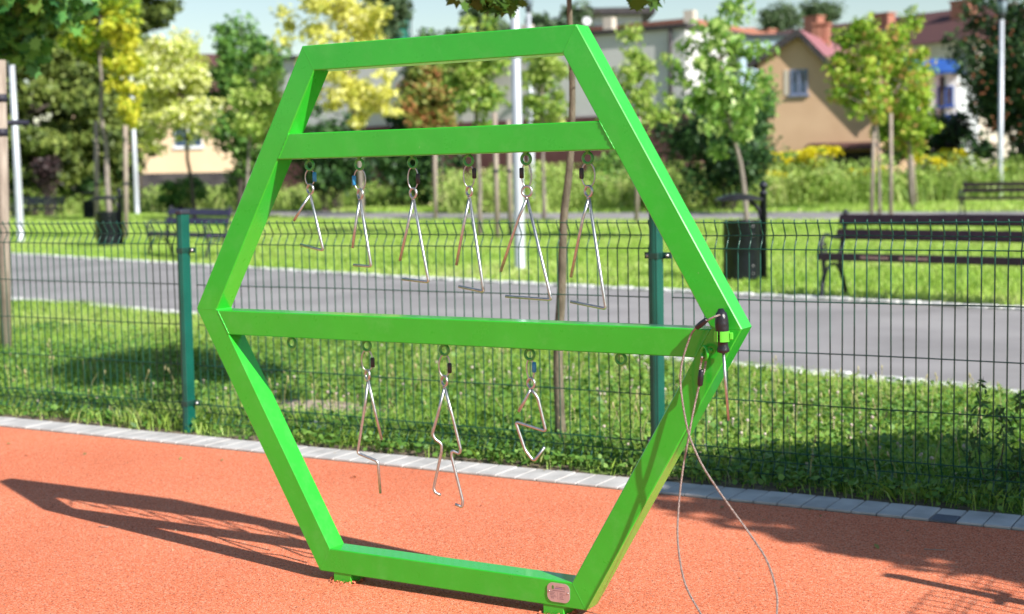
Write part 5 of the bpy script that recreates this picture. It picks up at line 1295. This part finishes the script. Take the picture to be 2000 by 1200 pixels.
# red roofed tenement
rt = thing('red_roofed_tenement', W(24, 118), 'long tenement with a dark red tiled roof and brick chimneys behind the ochre house', 'building')
A = W((1400-1000)/CF*128, 128); B = W((1905-1000)/CF*106, 106)
A.z = B.z = 0; d = (B-A).normalized(); n = Vector((-d.y, d.x, 0)); n = n if n.dot(Vector(HF)) > 0 else -n
ze = atD(1860, 82, 108).z; zr_ = ze+3.0
mb = MB(); mb.prism([A, B, B+Vector((0, 0, ze)), A+Vector((0, 0, ze))], n*11); mb.build('wall', M['creamwall'], rt, tuple(A))
mb = MB()
E0, E1 = A-n*.5-d*.5+Vector((0, 0, ze+.01)), B-n*.5+d*.5+Vector((0, 0, ze+.01)); F0, F1 = A+n*5.5+d*.5+Vector((0, 0, zr_)), B+n*5.5-d*.5+Vector((0, 0, zr_)); K0, K1 = A+n*11.5-d*.5+Vector((0, 0, ze+.01)), B+n*11.5+d*.5+Vector((0, 0, ze+.01))
mb.add([E0, E1, F1, F0, K0, K1], [(0, 1, 2, 3), (3, 2, 5, 4), (0, 3, 4), (1, 5, 2), (0, 4, 5, 1)])
rf = mb.build('roof', M['redroof'], rt, tuple(A))
for u_, w_, h_ in ((1415, 1.3, .9), (1500, 1.7, .6), (1594, 1.5, 1.2), (1728, 1.5, .7), (1880, 1.7, .9)):
    t_ = min(1, max(0, (u_-1400)/505.)); t_ = t_*128/(106+(128-106)*t_)*(106/128.)**0 if False else t_
    # solve along the wall for the right pixel column
    best = min([i/200 for i in range(201)], key=lambda s: abs(((A.lerp(B, s)+n*4-Vector((CC[0], CC[1], 0))).dot(Vector(HR)))/((A.lerp(B, s)+n*4-Vector((CC[0], CC[1], 0))).dot(Vector(HF)))*CF+1000-u_))
    q = A.lerp(B, best)+n*4; zz = ze+1.9
    mb = MB(); mb.box(q+Vector((0, 0, zz+h_/2)), (w_, .9, h_+1.0), math.atan2(d.y, d.x)); mb.box(q+Vector((0, 0, zz+h_+.55)), (w_+.2, 1.1, .12), math.atan2(d.y, d.x)); mb.build('chimney', M['brick'], rf, tuple(q))
for i in range(14):
    for k_ in range(3):
        c_ = A.lerp(B, (i+.7)/14.4); c_.z = ze-1.8-3.0*k_; window(rt, c_, d, 1.1, 1.5, -n)

# white house with blue roof
rt = thing('white_house', W(21, 74), 'small white house with a bright blue roof seen between the maple and the rowan', 'house')
A = W((1700-1000)/CF*76, 76); B = W((1872-1000)/CF*74, 74)
ze = atD(1850, 145, 74).z
A, B, d, n = boxbuilding(rt, A, B, 7, 0, ze, 'whitewall')
mb = MB(); mb.prism([A-n*.5-d*.2+Vector((0, 0, ze+.02)), B-n*.5+d*.4+Vector((0, 0, ze+.02)), B+n*3.5-d*.8+Vector((0, 0, ze+.8)), A+n*3.5+Vector((0, 0, ze+1.2))], (0, 0, .15)); mb.build('roof', M['blueroof'], rt, tuple(A))
for t_, z_ in ((.86, ze-1.1), (.90, 3.4), (.88, 1.4)): c_ = A.lerp(B, t_); c_.z = z_; window(rt, c_, d, .8, 1.0, -n, 'blueroof')
mb = MB(); q = A.lerp(B, .80)-n*.05; mb.prism([q, q+d*.25, q+d*.25+Vector((0, 0, ze-.1)), q+Vector((0, 0, ze-.1))], -n*.04); mb.build('corner_trim', M['darkroof'], rt, tuple(q))
# scaffold tower wrapped in green netting
q = baseD(765, 118, 60); rt = thing('netted_scaffold', q, 'scaffolding wrapped in green netting above the frame top edge', 'scaffold')
z0, z1 = atD(765, 78, 118).z, atD(765, 24, 118).z
mb = MB()
for i in range(3): mb.box(q+Vector((0, 0, z0-2+(z1-z0+2)*(i+.5)/3)), (2.7, 2.2, (z1-z0+2)/3-.18), .5, bev=.05)
mb.build('netting', M['netting'], rt, tuple(q))
mb = MB()
for a in (-1.45, 1.45):
    for b_ in (-1.2, 1.2):
        p = q+Matrix.Rotation(.5, 3, 'Z') @ Vector((a, b_, 0)); mb.tube([p, p+Vector((0, 0, z1+.5))], .06, 5)
mb.build('poles', M['lampdark'], rt, tuple(q))
print('objects', len(bpy.data.objects))
